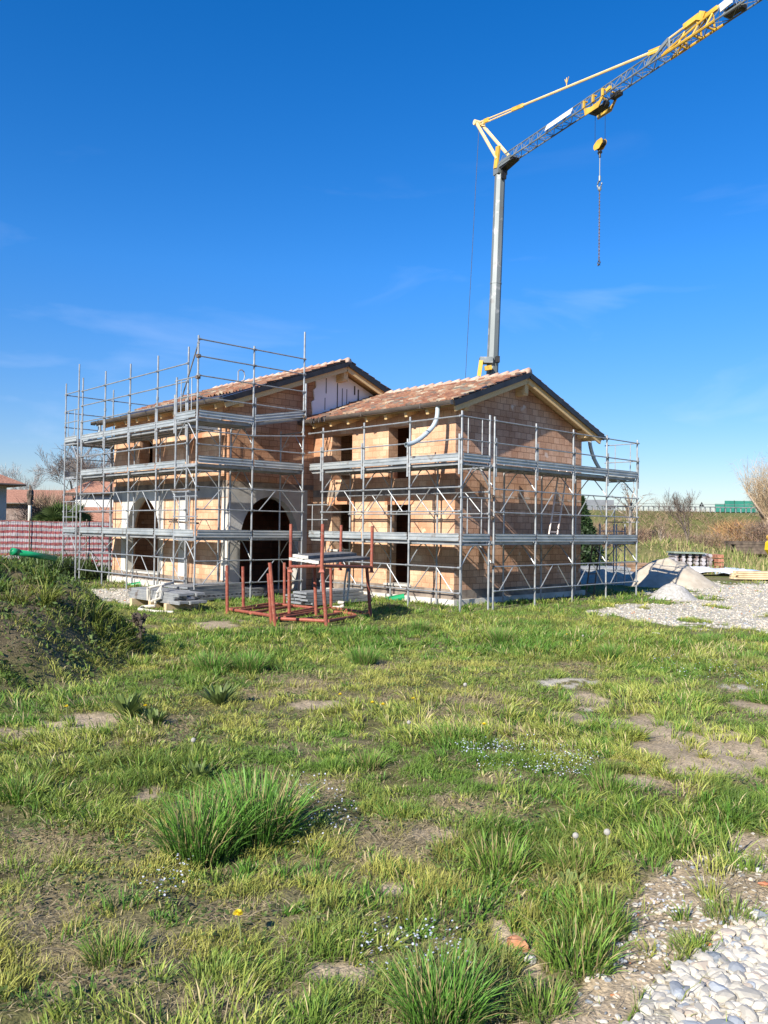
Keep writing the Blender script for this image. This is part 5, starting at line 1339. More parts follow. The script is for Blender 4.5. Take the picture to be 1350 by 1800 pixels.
# lorry
d = 150; c = G2(latpx(1076, d), d); c[2] = rz
lo = thing('lorry', 'grey box lorry passing on the raised road behind the scaffolding', 'lorry', c)
zt_ = zpx(879, 1050, d)
mb = MB(); mb.obox(c - RH * 9 + UPV * ((zt_ - rz + 1.1) / 2), c + UPV * ((zt_ - rz + 1.1) / 2), 2.4, zt_ - rz - 1.1); mb.build('box_body', pm('lorry_grey', (.17, .18, .19), (.2, .21, .22), 1, .5), lo)
mb = MB(); mb.obox(c - RH * 9 + UPV * .9, c + RH * 0 + UPV * .9, 2.2, .3); mb.build('chassis', M['dark'], lo)
cb = c - RH * 9.3; mb = MB(); mb.obox(cb - RH * 2.1 + UPV * 1.7, cb + UPV * 1.7, 2.3, 2.2); cab_ = mb.build('cab', M['white'], lo)
mb = MB(); mb.obox(cb - RH * 1.6 + UPV * 2.2 - FH * 1.16, cb - RH * .6 + UPV * 2.2 - FH * 1.16, .03, .7); mb.build('window', M['glass'], cab_)
for s_ in (.9, 2.1, 7.8, 10.4):
    for sd in (-1, 1): mb = MB(); w_ = c - RH * s_ + FH * sd * 1.0 + UPV * .5; mb.tube(w_ - FH * .15, w_ + FH * .15, .5, 12); mb.build('wheel', M['dark'], lo)
mb = MB()
mk = c - RH * .95 - FH * 1.205 + UPV * (zt_ - rz - 1.25)
for i in range(2):
    for j in range(2): mb.obox(mk + RH * (.42 * i - .35) + UPV * (.42 * j - .3), mk + RH * (.42 * i) + UPV * (.42 * j - .3), .012, .34)
mb.build('emblem', M['dark'], lo)
p = G2(latpx(1233.5, 101), 101); sg = thing('road_sign', 'small dark triangular warning sign seen from behind on the raised road', 'sign', p)
zt_ = zpx(882.5, 1233, 101); mb = MB(); mb.tube(p, (p[0], p[1], zt_ - .2), .04, 6); mb.build('post', M['mast'], sg)
mb = MB(); v = [np.array([p[0], p[1], zt_]) + a_ for a_ in (-RH * .4 - UPV * .65, RH * .4 - UPV * .65, UPV * 0.02)]; v2 = [a_ + FH * .03 for a_ in v]; mb.add(v + v2, [(0, 1, 2), (5, 4, 3), (0, 3, 4, 1), (1, 4, 5, 2), (2, 5, 3, 0)]); mb.build('plate', M['dark'], sg)
# distant tree line on the horizon
for nm_, l0_, l1_, dcol, sd in (('treeline', -140, -40, (.20, .16, .13), 1), ('treeline', 40, 160, (.30, .26, .26), 2)):
    n = 9000; la = RNG.uniform(l0_, l1_, n); dd = RNG.uniform(230, 260, n); q = np.stack([CAM[0] + RH[0] * la + FH[0] * dd, CAM[1] + RH[1] * la + FH[1] * dd], 1)
    top = 3 + 9 * fbm(la * .05, la * 0 + sd, 60 + sd, 3); P = np.stack([q[:, 0], q[:, 1], RNG.uniform(0, 1, n) * top], 1); Q = P + np.stack([RNG.normal(0, .6, n), RNG.normal(0, .6, n), RNG.uniform(.8, 2.2, n)], 1)
    setting(ribbon_soup(P, Q, RNG.uniform(.12, .3, n), np.array(dcol) * RNG.uniform(.7, 1.3, (n, 1)), nm_, M['twig']), 'stuff')
# ================================================================== GROUND COVER MAPS (in ground metres: lateral, distance)
def ell(px, py, rx, ry):
    p = gp(px, py); la, d = to_ld(p[0], p[1])
    d1 = to_ld(*gp(px, py - ry)[:2])[1]; d2 = to_ld(*gp(px, py + ry)[:2])[1]
    return float(la), float(d), rx * float(d) / FPX, abs(float(d1 - d2)) / 2
def emask(lat, d, els, seed, rough=1.5):
    m = np.zeros_like(lat)
    n = (fbm(lat * 3.0, d * 3.0, seed, 3) - .5) * rough * 2
    for la, dd, rl, rd in els:
        r = np.sqrt(((lat - la) / rl) ** 2 + ((d - dd) / rd) ** 2)
        m = np.maximum(m, sstep(1.25, .75, r + n * .5) if False else 1 - sstep(.75, 1.2, r + n * .5))
    return m
def pmask(lat, d, pts, seed, rough=.25):
    "inside test for a polygon of photo pixels taken onto the ground"
    P = [to_ld(*gp(*q)[:2]) for q in pts]; P = [(float(a), float(b)) for a, b in P]
    j = rough * (d / 8.0)
    la = lat + (fbm(lat * 2.2 / np.maximum(.3, d / 8), d * 2.2 / np.maximum(.3, d / 8), seed, 3) - .5) * 2 * j; dd = d + (fbm(lat * 2 + 31, d * 2, seed + 5, 3) - .5) * 3 * j
    c = np.zeros(lat.shape, bool)
    for i in range(len(P)):
        x1, y1 = P[i]; x2, y2 = P[i - 1]
        cond = ((y1 > dd) != (y2 > dd)) & (la < (x2 - x1) * (dd - y1) / (y2 - y1 + 1e-12) + x1)
        c ^= cond
    return c.astype(float)
SOIL = [ell(*a) for a in ((1240, 1312, 160, 50), (1130, 1376, 55, 13), (1040, 1232, 38, 14), (1340, 1250, 32, 18), (930, 1680, 28, 50), (885, 1640, 18, 22), (600, 1712, 60, 24), (150, 1268, 80, 20), (25, 1292, 60, 14),
                          (380, 1100, 36, 10), (560, 1240, 45, 9), (905, 1278, 28, 9), (1010, 1260, 40, 8), (760, 1470, 50, 14), (260, 1395, 30, 12), (690, 1560, 18, 10))]
STRAW = [ell(*a) for a in ((200, 1690, 130, 55), (700, 1478, 100, 34), (830, 1432, 90, 28), (110, 1480, 110, 35), (560, 1390, 55, 24), (300, 1275, 60, 16), (480, 1215, 60, 14), (60, 1600, 90, 40), (420, 1590, 50, 20), (980, 1560, 40, 25), (640, 1620, 60, 20), (1180, 1390, 60, 18), (350, 1770, 90, 30), (880, 1370, 40, 12), (700, 1225, 40, 10))]
LUSH = [ell(*a) for a in ((880, 1500, 130, 45), (1140, 1470, 110, 40), (700, 1600, 130, 30), (1000, 1620, 90, 60), (300, 1350, 120, 40), (420, 1160, 110, 22), (960, 1120, 160, 30), (800, 1300, 60, 18), (640, 1130, 60, 20), (60, 1370, 70, 40), (1090, 1380, 60, 20), (1180, 1150, 120, 20), (820, 1720, 80, 50), (1260, 1420, 70, 30))]
PATH = [(1300, 1462), (1350, 1470), (1420, 1475), (1420, 1640), (1300, 1625), (1240, 1650), (1150, 1720), (1100, 1800), (1080, 1860), (960, 1860), (985, 1780), (1050, 1715), (1100, 1640), (1090, 1590), (1150, 1545), (1200, 1500), (1250, 1490)]
NGRAV = [(1240, 1655), (1300, 1622), (1420, 1600), (1500, 1700), (1500, 1900), (1060, 1900), (1110, 1800), (1150, 1728)]
FGRAV = [(1040, 1078), (1120, 1062), (1180, 1056), (1250, 1050), (1200, 1040), (1165, 1032), (1215, 1022), (1300, 1026), (1420, 1027), (1420, 1120), (1350, 1114), (1270, 1100), (1180, 1104), (1100, 1088)]
LGRAV = [(120, 1036), (215, 1036), (300, 1050), (335, 1054), (300, 1060), (210, 1062), (150, 1052)]
GPATCH = [ell(*a) for a in ((1005, 1201, 50, 10), (1312, 1208, 34, 8), (1045, 1248, 26, 4), (1180, 1044, 60, 6))]
def covers(x, y):
    lat, d = to_ld(x, y)
    vis = (d > 1.5) & (d < 60)
    soil = np.maximum(emask(lat, d, SOIL, 101), pmask(lat, d, PATH, 131, .10)) * vis
    straw = emask(lat, d, STRAW, 151, 1.1) * vis
    lush = emask(lat, d, LUSH, 171) * vis
    grav = np.maximum.reduce([pmask(lat, d, NGRAV, 191, .06), pmask(lat, d, FGRAV, 211, .35) * (fbm(lat * 1.3, d * .8, 215, 3) > .30), pmask(lat, d, LGRAV, 231, .2), emask(lat, d, GPATCH, 251, 1.2) * (fbm(lat * 9, d * 9, 255, 2) > .45)]) * vis
    spots = sstep(.60, .72, fbm(lat * 1.1, d * 1.1, 271, 4)) * vis * (d < 16)
    return lat, d, soil, np.maximum(straw, spots * .9), lush, grav

# ------------------------------------------------------------------ ground sheet
rr = np.concatenate([np.linspace(.3, 1.9, 6), 2.0 * 1.0135 ** np.arange(0, 205), ])
rr = np.concatenate([rr, rr[-1] * 1.05 ** np.arange(1, 120)]); rr = rr[rr < 4200]
yaw0 = math.atan2(FH[1], FH[0])
an = np.concatenate([np.linspace(-32, 32, 290), np.linspace(33, 327, 90)]) * math.pi / 180 + yaw0
na, nr = len(an), len(rr)
X = CAM[0] + np.outer(rr, np.cos(an)); Y = CAM[1] + np.outer(rr, np.sin(an))
xf, yf = X.ravel(), Y.ravel()
Z = heights(xf, yf)
lat, d, soil, straw, lush, grav = covers(xf, yf)
fine = (fbm(xf * 16, yf * 16, 301, 4) - .5) * .045 * np.exp(-np.maximum(d, 0) / 9)
Z = Z + fine * (1 - grav) - .02 * lush * 0
g0 = np.array([.125, .118, .048]); dry = np.array([.29, .23, .135]); so = np.array([.37, .295, .205]); gv = np.array([.45, .41, .34]); far_ = np.array([.125, .145, .042]); md = np.array([.115, .090, .055])
nz = fbm(xf * 1.3, yf * 1.3, 311, 4)[:, None]
c = g0 * (.7 + .7 * nz) + (far_ - g0) * sstep(10, 26, d)[:, None]
c = c + (np.array([.20, .165, .085]) - c) * (sstep(24, 36, d) * sstep(.38, .58, fbm(xf * .55, yf * .55, 317, 4)) * .9)[:, None]
c = c + (dry - c) * (straw * .8)[:, None]
c = c + (np.array([.17, .14, .085]) - c) * (sstep(.5, .62, nz[:, 0]) * .5 * (d < 40))[:, None]
mm = np.clip(mound(lat, d) * 2, 0, 1)[:, None]; c = c + (md * (.5 + nz) - c) * mm * .85
bank = (sstep(62, 74, d) * sstep(-15, 8, lat) * (1 - sstep(92, 97, d)))[:, None]
c = c + (np.array([.19, .145, .075]) * (.7 + .6 * nz) - c) * bank; c = c + (np.array([.135, .15, .05]) - c) * (bank * (sstep(84, 90, d) + sstep(.55, .65, fbm(xf * .1, yf * .1, 331, 3)) * .6).clip(0, 1)[:, None])
c = c + (so * (.8 + .4 * nz) - c) * soil[:, None]
c = c + (gv * (.85 + .3 * nz) - c) * grav[:, None]
under = ((xf < XG + 1.4) & (xf > XA0 - 1.2) & (yf > YA - 1.4) & (yf < YR + 1)) & ~((yf < YF - 1.5) & (xf > XB + 1.5))
c = c + (np.array([.20, .165, .12]) - c) * (under * .6)[:, None]
i0 = np.arange(nr - 1)[:, None] * na; j0 = np.arange(na)[None, :]; j1 = (j0 + 1) % na
q = np.stack([i0 + j0, i0 + j1, i0 + na + j1, i0 + na + j0], -1).reshape(-1, 4)
tr = np.concatenate([q[:, [0, 2, 1]], q[:, [0, 3, 2]]], 0)
co = np.stack([xf, yf, Z], 1); cen = len(co); co = np.vstack([co, [CAM[0], CAM[1], hz(CAM[0], CAM[1])]]); c = np.vstack([c, g0])
tr = np.vstack([tr, np.stack([np.full(na, cen), np.arange(na), (np.arange(na) + 1) % na], 1)])
m, nt, N, L, B = newmat('ground_cover'); B.inputs['Roughness'].default_value = 1; B.inputs['Specular IOR Level'].default_value = .1
a_ = N.new('ShaderNodeVertexColor'); a_.layer_name = 'Col'
n1 = noise_node(N, L, 60, 'Object', 6); r1 = ramp(N, L, n1.outputs[0], .3, .7, (.55, .55, .55), (1.4, 1.38, 1.32))
n2 = noise_node(N, L, 7, 'Object', 6); r2_ = ramp(N, L, n2.outputs[0], .3, .7, (.75, .75, .72), (1.2, 1.2, 1.2))
x1 = N.new('ShaderNodeMix'); x1.data_type = 'RGBA'; x1.blend_type = 'MULTIPLY'; x1.inputs[0].default_value = 1; L.new(a_.outputs[0], x1.inputs[6]); L.new(r1.outputs[0], x1.inputs[7])
x2 = N.new('ShaderNodeMix'); x2.data_type = 'RGBA'; x2.blend_type = 'MULTIPLY'; x2.inputs[0].default_value = 1; L.new(x1.outputs[2], x2.inputs[6]); L.new(r2_.outputs[0], x2.inputs[7])
L.new(x2.outputs[2], B.inputs['Base Color'])
bp = N.new('ShaderNodeBump'); bp.inputs['Strength'].default_value = .6; bp.inputs['Distance'].default_value = .015; L.new(n1.outputs[0], bp.inputs['Height']); L.new(bp.outputs[0], B.inputs['Normal'])
gobj = setting(soup('ground', co, tr, m, c))
gobj.data.polygons.foreach_set('use_smooth', [True] * len(gobj.data.polygons))

# ------------------------------------------------------------------ grass blades
M['grass'] = vcolmat('grass_blades', .55, .16, .30)
M['dryg'] = vcolmat('dry_stalks', .8, .2, .15)
def blades(root, hgt, w, lean, col, droop=.35, seg=2, tipc=1.25):
    "curved tapering blades; root (n,3), lean (n,2) sideways reach as a share of height"
    n = len(root); hgt = hgt[:, None]; w = w[:, None]
    ln = np.concatenate([lean, np.zeros((n, 1))], 1); ang = RNG.uniform(0, 2 * math.pi, n); wd = np.stack([np.cos(ang), np.sin(ang), np.zeros(n)], 1)
    V = []; Cc = []
    for k in range(seg):
        t = k / seg
        c_ = root + ln * hgt * t ** 1.6 + np.array([0, 0, 1.]) * hgt * (t - droop * t ** 2.4 * np.minimum(1, np.linalg.norm(lean, axis=1))[:, None])
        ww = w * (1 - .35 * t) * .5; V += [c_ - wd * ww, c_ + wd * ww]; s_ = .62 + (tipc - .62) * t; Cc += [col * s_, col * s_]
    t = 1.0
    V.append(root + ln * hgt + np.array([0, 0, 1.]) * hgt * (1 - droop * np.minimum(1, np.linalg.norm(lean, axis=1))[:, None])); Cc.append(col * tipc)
    m_ = 2 * seg + 1
    co = np.stack(V, 1).reshape(-1, 3); cc = np.stack(Cc, 1).reshape(-1, 3)
    b = np.arange(n)[:, None] * m_; T_ = []
    for k in range(seg - 1): o = 2 * k; T_ += [b + [o, o + 1, o + 3], b + [o, o + 3, o + 2]]
    o = 2 * (seg - 1); T_.append(b + [o, o + 1, o + 2])
    return co, np.concatenate(T_, 0), cc
def merge(parts):
    C_ = []; T_ = []; K_ = []; o = 0
    for a, b, c_ in parts: C_.append(a); T_.append(b + o); K_.append(c_); o += len(a)
    return np.concatenate(C_), np.concatenate(T_), np.concatenate(K_)
def wedge(n, d0, d1, power=1.0):
    u = RNG.uniform(0, 1, n); dd = (d0 ** (power + 1) + u * (d1 ** (power + 1) - d0 ** (power + 1))) ** (1 / (power + 1)) if power != -1 else d0 * (d1 / d0) ** u
    la = RNG.uniform(-1, 1, n) * (.485 * dd + .5); return CAM[0] + RH[0] * la + FH[0] * dd, CAM[1] + RH[1] * la + FH[1] * dd
def noh(x, y):
    a = (x > XB - .1) & (x < XG + .15) & (y > YF - .16) & (y < YR + .2); b = (x > XA0 - .1) & (x < XB + .1) & (y > YA - .16) & (y < YL + .2); return ~(a | b)
def tone(x, y, n):
    "grass hue from place: fresh green to yellow-green"
    t = fbm(x * .8, y * .8, 401, 4)[:, None]; r_ = RNG.uniform(0, 1, (n, 1))
    k = np.clip((t - .5) * 3.2 + .35 + (r_ - .5) * .7, 0, 1)
    return (np.array([.125, .220, .032]) * (1 - k) + np.array([.40, .385, .090]) * k) * RNG.uniform(.75, 1.25, (n, 1))
parts = []
for n, d0, d1, pw, hs, ws in ((150000, 2.1, 6, .4, .95, .0036), (150000, 5.5, 12, .5, 1.0, .0056), (130000, 11.5, 24, .5, 1.15, .0105), (70000, 22, 62, .3, 1.9, .030)):
    x, y = wedge(n, d0, d1, pw); lat, d, soil, straw, lush, grav = covers(x, y)
    cl = fbm(x * 5.5, y * 5.5, 421, 3); p_ = (.25 + 1.2 * sstep(.38, .62, cl)) * (1 - .97 * soil) * (1 - .72 * straw) * (1 - .985 * grav) * (1 + .8 * lush) * np.where(noh(x, y), 1, 0)
    p_ = p_ * (1 - .75 * sstep(.08, .3, mound(lat, d))); p_ = p_ * np.where(d > 60, 0, 1) * np.where((d > 26) & (x > XA0) & (x < XG) & (y > 0), .0, 1)
    k = p_ > RNG.uniform(0, 1.25, n); x, y, cl, lush, straw, soil = x[k], y[k], cl[k], lush[k], straw[k], soil[k]; n = len(x)
    z = heights(x, y) - .006
    hgt = (.022 + .075 * sstep(.42, .75, cl) + .055 * lush * RNG.uniform(.4, 1, n)) * RNG.uniform(.55, 1.25, n) * hs
    ln = RNG.normal(0, .45, (n, 2)) + .15
    col = tone(x, y, n); col = col * (1 - .30 * lush[:, None]); col = col + (np.array([.30, .26, .10]) - col) * (straw * RNG.uniform(0, .9, n))[:, None]
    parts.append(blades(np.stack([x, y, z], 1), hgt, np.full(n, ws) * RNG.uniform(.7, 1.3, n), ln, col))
# clumps: blades that rise together from one root, lean with their neighbours and differ in length
def clumps(nt_, d0, d1, pw, hs, rs_, nb, wmul, onm=False):
    x, y = wedge(nt_, d0, d1, pw); lat, d, soil, straw, lush, grav = covers(x, y)
    mh = mound(lat, d); fld = fbm(x * .9, y * .9, 433, 3)
    k = (RNG.uniform(0, 1, nt_) < (.30 + .9 * sstep(.42, .60, fld) + .6 * lush) * (1 - .55 * straw)) & (grav < .5) & (soil * RNG.uniform(.4, 1, nt_) < .5) & noh(x, y) & ((mh > .1) & (fbm(lat * .9, d * .9, 457, 3) > .47) if onm else (mh < .25))
    x, y, d, lush, fld, straw = x[k], y[k], d[k], lush[k], fld[k], straw[k]; m_ = len(x)
    n = (RNG.uniform(nb[0], nb[1], m_)).astype(int); R_ = RNG.uniform(*rs_, m_) * (1 + .5 * lush); H_ = RNG.uniform(*hs, m_) * (.75 + .5 * sstep(.4, .65, fld) + .3 * lush)
    wnd = fbm(x * .6, y * .6, 437, 2) * 12.6; wx, wy = np.cos(wnd) * .35, np.sin(wnd) * .35
    hue = np.clip(RNG.normal(.42, .28, m_) + (fbm(x * .7, y * .7, 401, 4) - .5) * 1.6 - .2 * lush + .25 * straw, 0, 1)
    i = np.repeat(np.arange(m_), n); N_ = len(i); a = RNG.uniform(0, 6.283, N_); r_ = np.sqrt(RNG.uniform(0, 1, N_)); ex = RNG.uniform(.6, 1.6, m_)[i]
    px_ = x[i] + R_[i] * r_ * np.cos(a) * ex; py_ = y[i] + R_[i] * r_ * np.sin(a) / ex
    rt = np.stack([px_, py_, heights(px_, py_) - .008], 1)
    ln = np.stack([np.cos(a) * r_ * .6 + wx[i], np.sin(a) * r_ * .6 + wy[i]], 1) + RNG.normal(0, .24, (N_, 2))
    col = np.array([.080, .190, .024]) + (np.array([.36, .37, .080]) - np.array([.080, .190, .024])) * np.clip(hue[i][:, None] + RNG.normal(0, .12, (N_, 1)), 0, 1)
    dr = RNG.uniform(0, 1, N_) < .07 + .2 * straw[i]; col[dr] = np.array([.46, .38, .20])
    if onm: H_ = H_ * (.5 + 1.3 * RNG.uniform(0, 1, m_) ** 2)
    if onm: col = col * np.array([.50, .54, .44])
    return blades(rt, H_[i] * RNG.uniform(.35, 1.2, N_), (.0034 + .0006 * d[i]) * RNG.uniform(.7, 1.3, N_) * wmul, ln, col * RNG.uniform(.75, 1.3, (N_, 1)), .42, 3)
parts.append(clumps(2300, 2.1, 7, .35, (.05, .12), (.03, .10), (28, 75), 1.0))
parts.append(clumps(2600, 6.5, 15, .5, (.06, .15), (.04, .14), (22, 55), 1.0))
parts.append(clumps(1800, 14, 30, .5, (.08, .19), (.06, .2), (16, 40), 1.0))
parts.append(clumps(5200, 6, 25, .3, (.08, .24), (.05, .2), (25, 60), 1.25, True))
# low creeping leaves between the blades
x, y = wedge(60000, 2.1, 13, .3); lat, d, soil, straw, lush, grav = covers(x, y)
k = (fbm(x * 3, y * 3, 441, 3) > .5) & (soil < .5) & (grav < .5) & noh(x, y); x, y, d = x[k], y[k], d[k]; n = len(x)
Cc = np.stack([x, y, heights(x, y) + RNG.uniform(.006, .04, n)], 1); S = RNG.uniform(.006, .013, n) * (1 + d * .07)
a = RNG.normal(size=(n, 3)); a[:, 2] *= .35; a /= np.linalg.norm(a, axis=1)[:, None]; b = np.cross(a, np.array([0, 0, 1.]) + RNG.normal(0, .4, (n, 3))); b /= np.linalg.norm(b, axis=1)[:, None]
lc = np.stack([Cc - a * S[:, None], Cc + b * S[:, None] * .6, Cc + a * S[:, None], Cc - b * S[:, None] * .6], 1).reshape(-1, 3); kk = np.arange(n)[:, None] * 4
parts.append((lc, np.concatenate([kk + [0, 1, 2], kk + [0, 2, 3]], 0), np.repeat(np.array([.09, .13, .03]) * RNG.uniform(.6, 1.5, (n, 1)), 4, 0)))
setting(soup('grass', *merge(parts)[:2], M['grass'], merge(parts)[2]), 'stuff')
# dead straw lying flat
parts = []
x, y = wedge(190000, 2.1, 15, .25); lat, d, soil, straw, lush, grav = covers(x, y)
k = (np.maximum(straw, soil * .10) + .24 * (1 - soil) > RNG.uniform(0, 1, len(x))) & (grav < .3) & (lush < .7); x, y, d = x[k], y[k], d[k]; n = len(x)
rt = np.stack([x, y, heights(x, y) + RNG.uniform(0, .015, n)], 1); an_ = RNG.uniform(0, 6.283, n); ln = np.stack([np.cos(an_), np.sin(an_)], 1) * RNG.uniform(1.5, 5, (n, 1))
col = np.array([.52, .42, .25]) * RNG.uniform(.4, 1.3, (n, 1))
co_, tr_, cc_ = blades(rt, RNG.uniform(.010, .03, n), .003 * (1 + d * .10), ln, col, .5, 2, 1.0)
setting(soup('straw', co_, tr_, M['dryg'], cc_), 'stuff')
# weeds on the earth mound and along the fence foot
parts = []; leafC = []; leafS = []
x, y = [], []
la = RNG.uniform(-13, -2.4, 34000); dd = RNG.uniform(6.0, 25, 34000); mh = mound(la, dd); k = (mh > .05) & (np.abs(la) < .5 * dd + 1.5) & (fbm(la * 1.6, dd * 1.6, 461, 3) + .28 * RNG.uniform(0, 1, len(la)) > .52); la, dd = la[k], dd[k]
x = CAM[0] + RH[0] * la + FH[0] * dd; y = CAM[1] + RH[1] * la + FH[1] * dd; n = len(x)
rt = np.stack([x, y, heights(x, y) - .01], 1); big = fbm(x * 1.2, y * 1.2, 471, 3)
col = (np.array([.055, .085, .018]) + (np.array([.15, .16, .04]) - np.array([.055, .085, .018])) * (RNG.uniform(0, 1, (n, 1)) ** 3)) * RNG.uniform(.6, 1.3, (n, 1))
parts.append(blades(rt, (.05 + .18 * sstep(.42, .7, big)) * RNG.uniform(.4, 1.2, n), .006 + dd * .0009, RNG.normal(0, .55, (n, 2)), col, .45, 3))
n2 = 14000; j = RNG.integers(0, n, n2); ang = RNG.normal(0, .09, (n2, 2)); Cc = np.stack([x[j] + ang[:, 0], y[j] + ang[:, 1], np.zeros(n2)], 1); Cc[:, 2] = heights(Cc[:, 0], Cc[:, 1]) + RNG.uniform(.01, .22, n2) * sstep(.38, .65, big[j])
S = RNG.uniform(.012, .045, n2) ** 1.0; a = RNG.normal(size=(n2, 3)); a /= np.linalg.norm(a, axis=1)[:, None]; b = np.cross(a, RNG.normal(size=(n2, 3))); b /= np.linalg.norm(b, axis=1)[:, None]
lc = np.stack([Cc - a * S[:, None], Cc + b * S[:, None] * .55, Cc + a * S[:, None], Cc - b * S[:, None] * .55], 1).reshape(-1, 3); kk = np.arange(n2)[:, None] * 4
parts.append((lc, np.concatenate([kk + [0, 1, 2], kk + [0, 2, 3]], 0), np.repeat(np.array([.075, .115, .026]) * RNG.uniform(.4, 1.7, (n2, 1)), 4, 0)))
# greenery behind the scaffolding, at the fence
la = RNG.uniform(-16.5, -9.2, 16000); dd = RNG.uniform(26, 35, 16000); k = fbm(la * .7, dd * .7, 481, 3) > .40; la, dd = la[k], dd[k]; x = CAM[0] + RH[0] * la + FH[0] * dd; y = CAM[1] + RH[1] * la + FH[1] * dd
k = noh(x, y) & (x < XA0 - .3); x, y, la, dd = x[k], y[k], la[k], dd[k]; n = len(x)
hgt = (.25 + .75 * sstep(.40, .68, fbm(x * .8, y * .8, 491, 3)))
rt = np.stack([x, y, heights(x, y) + RNG.uniform(0, .5, n) * hgt], 1)
parts.append(blades(rt, hgt * RNG.uniform(.3, .9, n), np.full(n, .045), RNG.normal(0, .6, (n, 2)), np.array([.065, .10, .026]) * RNG.uniform(.5, 1.6, (n, 1)), .4, 2))
setting(soup('weeds', *merge(parts)[:2], M['grass'], merge(parts)[2]), 'stuff')

# ------------------------------------------------------------------ single tufts
def tuft_mesh(n, R_, H_, w, base_, seed, dryf=.2):
    global RNG
    keep = RNG; RNG = np.random.default_rng(seed)
    a = RNG.uniform(0, 6.283, n); r_ = R_ * np.sqrt(RNG.uniform(0, 1, n)) * .75
    rt = np.stack([r_ * np.cos(a), r_ * np.sin(a), np.full(n, -.015)], 1)
    ln = np.stack([np.cos(a), np.sin(a)], 1) * (.05 + .62 * (r_ / (R_ * .75)) * RNG.uniform(.3, 1.25, n))[:, None] + RNG.normal(0, .17, (n, 2))
    col = np.array(base_) * RNG.uniform(.65, 1.4, (n, 1)); dsel = RNG.uniform(0, 1, n) < dryf; col[dsel] = np.array([.33, .27, .12]) * RNG.uniform(.7, 1.2, (dsel.sum(), 1))
    out = blades(rt, H_ * (.25 + .85 * RNG.uniform(0, 1, n) ** .8), w * RNG.uniform(.7, 1.4, n), ln, col, .42, 5); RNG = keep
    return out
def tuft(label, px, py, scale, kind, cat='grass tuft', group='grass tufts in the field'):
    p = gpt(px, py); k0 = kind; kind = kind + str(int(px) % 3)
    if kind not in PROTO:
        n, R_, H_, w, base_ = KINDS_T[k0]; o = soup('grass_tuft', *tuft_mesh(n, R_, H_, w, base_, 70 + len(PROTO))[:2], M['grass'], tuft_mesh(n, R_, H_, w, base_, 70 + len(PROTO))[2]); PROTO[kind] = o
    else: o = PROTO[kind].copy(); COL.objects.link(o)
    o.location = tuple(map(float, p)); o.rotation_euler = (0, 0, random.uniform(0, 6.28)); o.scale = (scale, scale, scale); return tag(o, label, cat, group)
PROTO = {}
KINDS_T = {'big': (900, .26, .38, .0058, (.105, .23, .034)), 'mid': (420, .17, .17, .0046, (.135, .235, .036)), 'low': (320, .17, .10, .0042, (.16, .235, .042))}
for lab, px, py, sc_, kd in (
    ('large dense tuft of long dark green grass, left half of the twin clump', 355, 1497, .92, 'big'), ('large dense tuft of long grass, taller right half of the twin clump', 450, 1470, 1.0, 'big'),
    ('spiky grass tuft standing alone behind the twin clump', 648, 1352, .85, 'mid'), ('bright tall tuft at the bottom edge of the picture, with tiny flowers', 775, 1795, .62, 'big'),
    ('broad green clump of grass at the foot of the dark mound', 370, 1183, .85, 'big'), ('second broad clump right of the one at the mound foot', 440, 1180, .80, 'big'), ('round clump in front of the red racks, towards the house', 640, 1168, .75, 'big'),
    ('small clump between the racks and the house wall', 738, 1112, .75, 'big'), ('wide tuft beside a yellow flower in the middle of the field', 800, 1302, 1.15, 'mid'), ('low round tuft growing alone in the bare soil path', 1285, 1612, .9, 'low'),
    ('small tuft just above the near gravel', 1208, 1662, .55, 'low'), ('lower tuft on the left of the soil path', 1015, 1690, 1.0, 'mid'), ('tuft at the bottom beside the orange brick shard', 955, 1770, .7, 'mid'), ('lush tuft on the left of the soil path, upper one', 1050, 1630, .95, 'mid'),
    ('dark tuft at the left edge of the picture', 40, 1400, 1.0, 'mid'), ('tuft among dry straw in the lower left corner', 200, 1680, .75, 'mid'), ('dark flat tuft at the bottom left, near the straw', 375, 1720, .8, 'low'),
    ('dark tuft in the lush patch right of centre', 880, 1530, 1.1, 'mid'), ('dense tuft at the top corner of the soil path', 1180, 1490, 1.1, 'mid'), ('flat tuft on the soil strip at the right edge', 1290, 1527, .7, 'low'), ('tuft right of the tiny white flowers', 1075, 1402, .9, 'mid'),
    ('tuft near the two dandelion clocks', 1010, 1530, .9, 'mid'), ('grass clump before the corner of the house', 880, 1130, .8, 'big'), ('grass clump left of the gravel lot', 1075, 1160, .7, 'big'), ('tuft on the right before the gravel lot', 1250, 1135, .7, 'big')):
    tuft(lab, px, py, sc_, kd)
# broad-leaved weeds
def dock(label, px, py, sc_, seed):
    p = gpt(px, py); rs = random.Random(seed); co = []; tr = []; cl = []
    t = thing('leafy_weed', label, 'weed', p, 'broad-leaved weeds')
    for k in range(44):
        a = rs.uniform(0, 6.28); e = rs.uniform(.7, 1.45); L_ = sc_ * rs.uniform(.6, 1.1); d_ = np.array([math.cos(a), math.sin(a), 0]); s_ = np.array([-math.sin(a), math.cos(a), 0]); o = len(co); col = np.array([.16, .22, .06]) * rs.uniform(.6, 1.4)
        for i in range(6):
            t_ = i / 5; c_ = p + d_ * (.03 + L_ * math.cos(e) * t_) + UPV * (L_ * math.sin(e) * (t_ - .28 * t_ * t_)); w_ = .018 * sc_ / .3 * math.sin(math.pi * min(1, .12 + t_ * .88)) + .004
            co += [c_ - s_ * w_, c_ - UPV * w_ * .3, c_ + s_ * w_]; cl += [col, col * .8, col]
        for i in range(5):
            b_ = o + i * 3
            for j in (0, 1): tr += [(b_ + j, b_ + j + 1, b_ + j + 4), (b_ + j, b_ + j + 4, b_ + j + 3)]
    soup('leaves', np.array(co), np.array(tr), M['leaf'], np.array(cl), t)
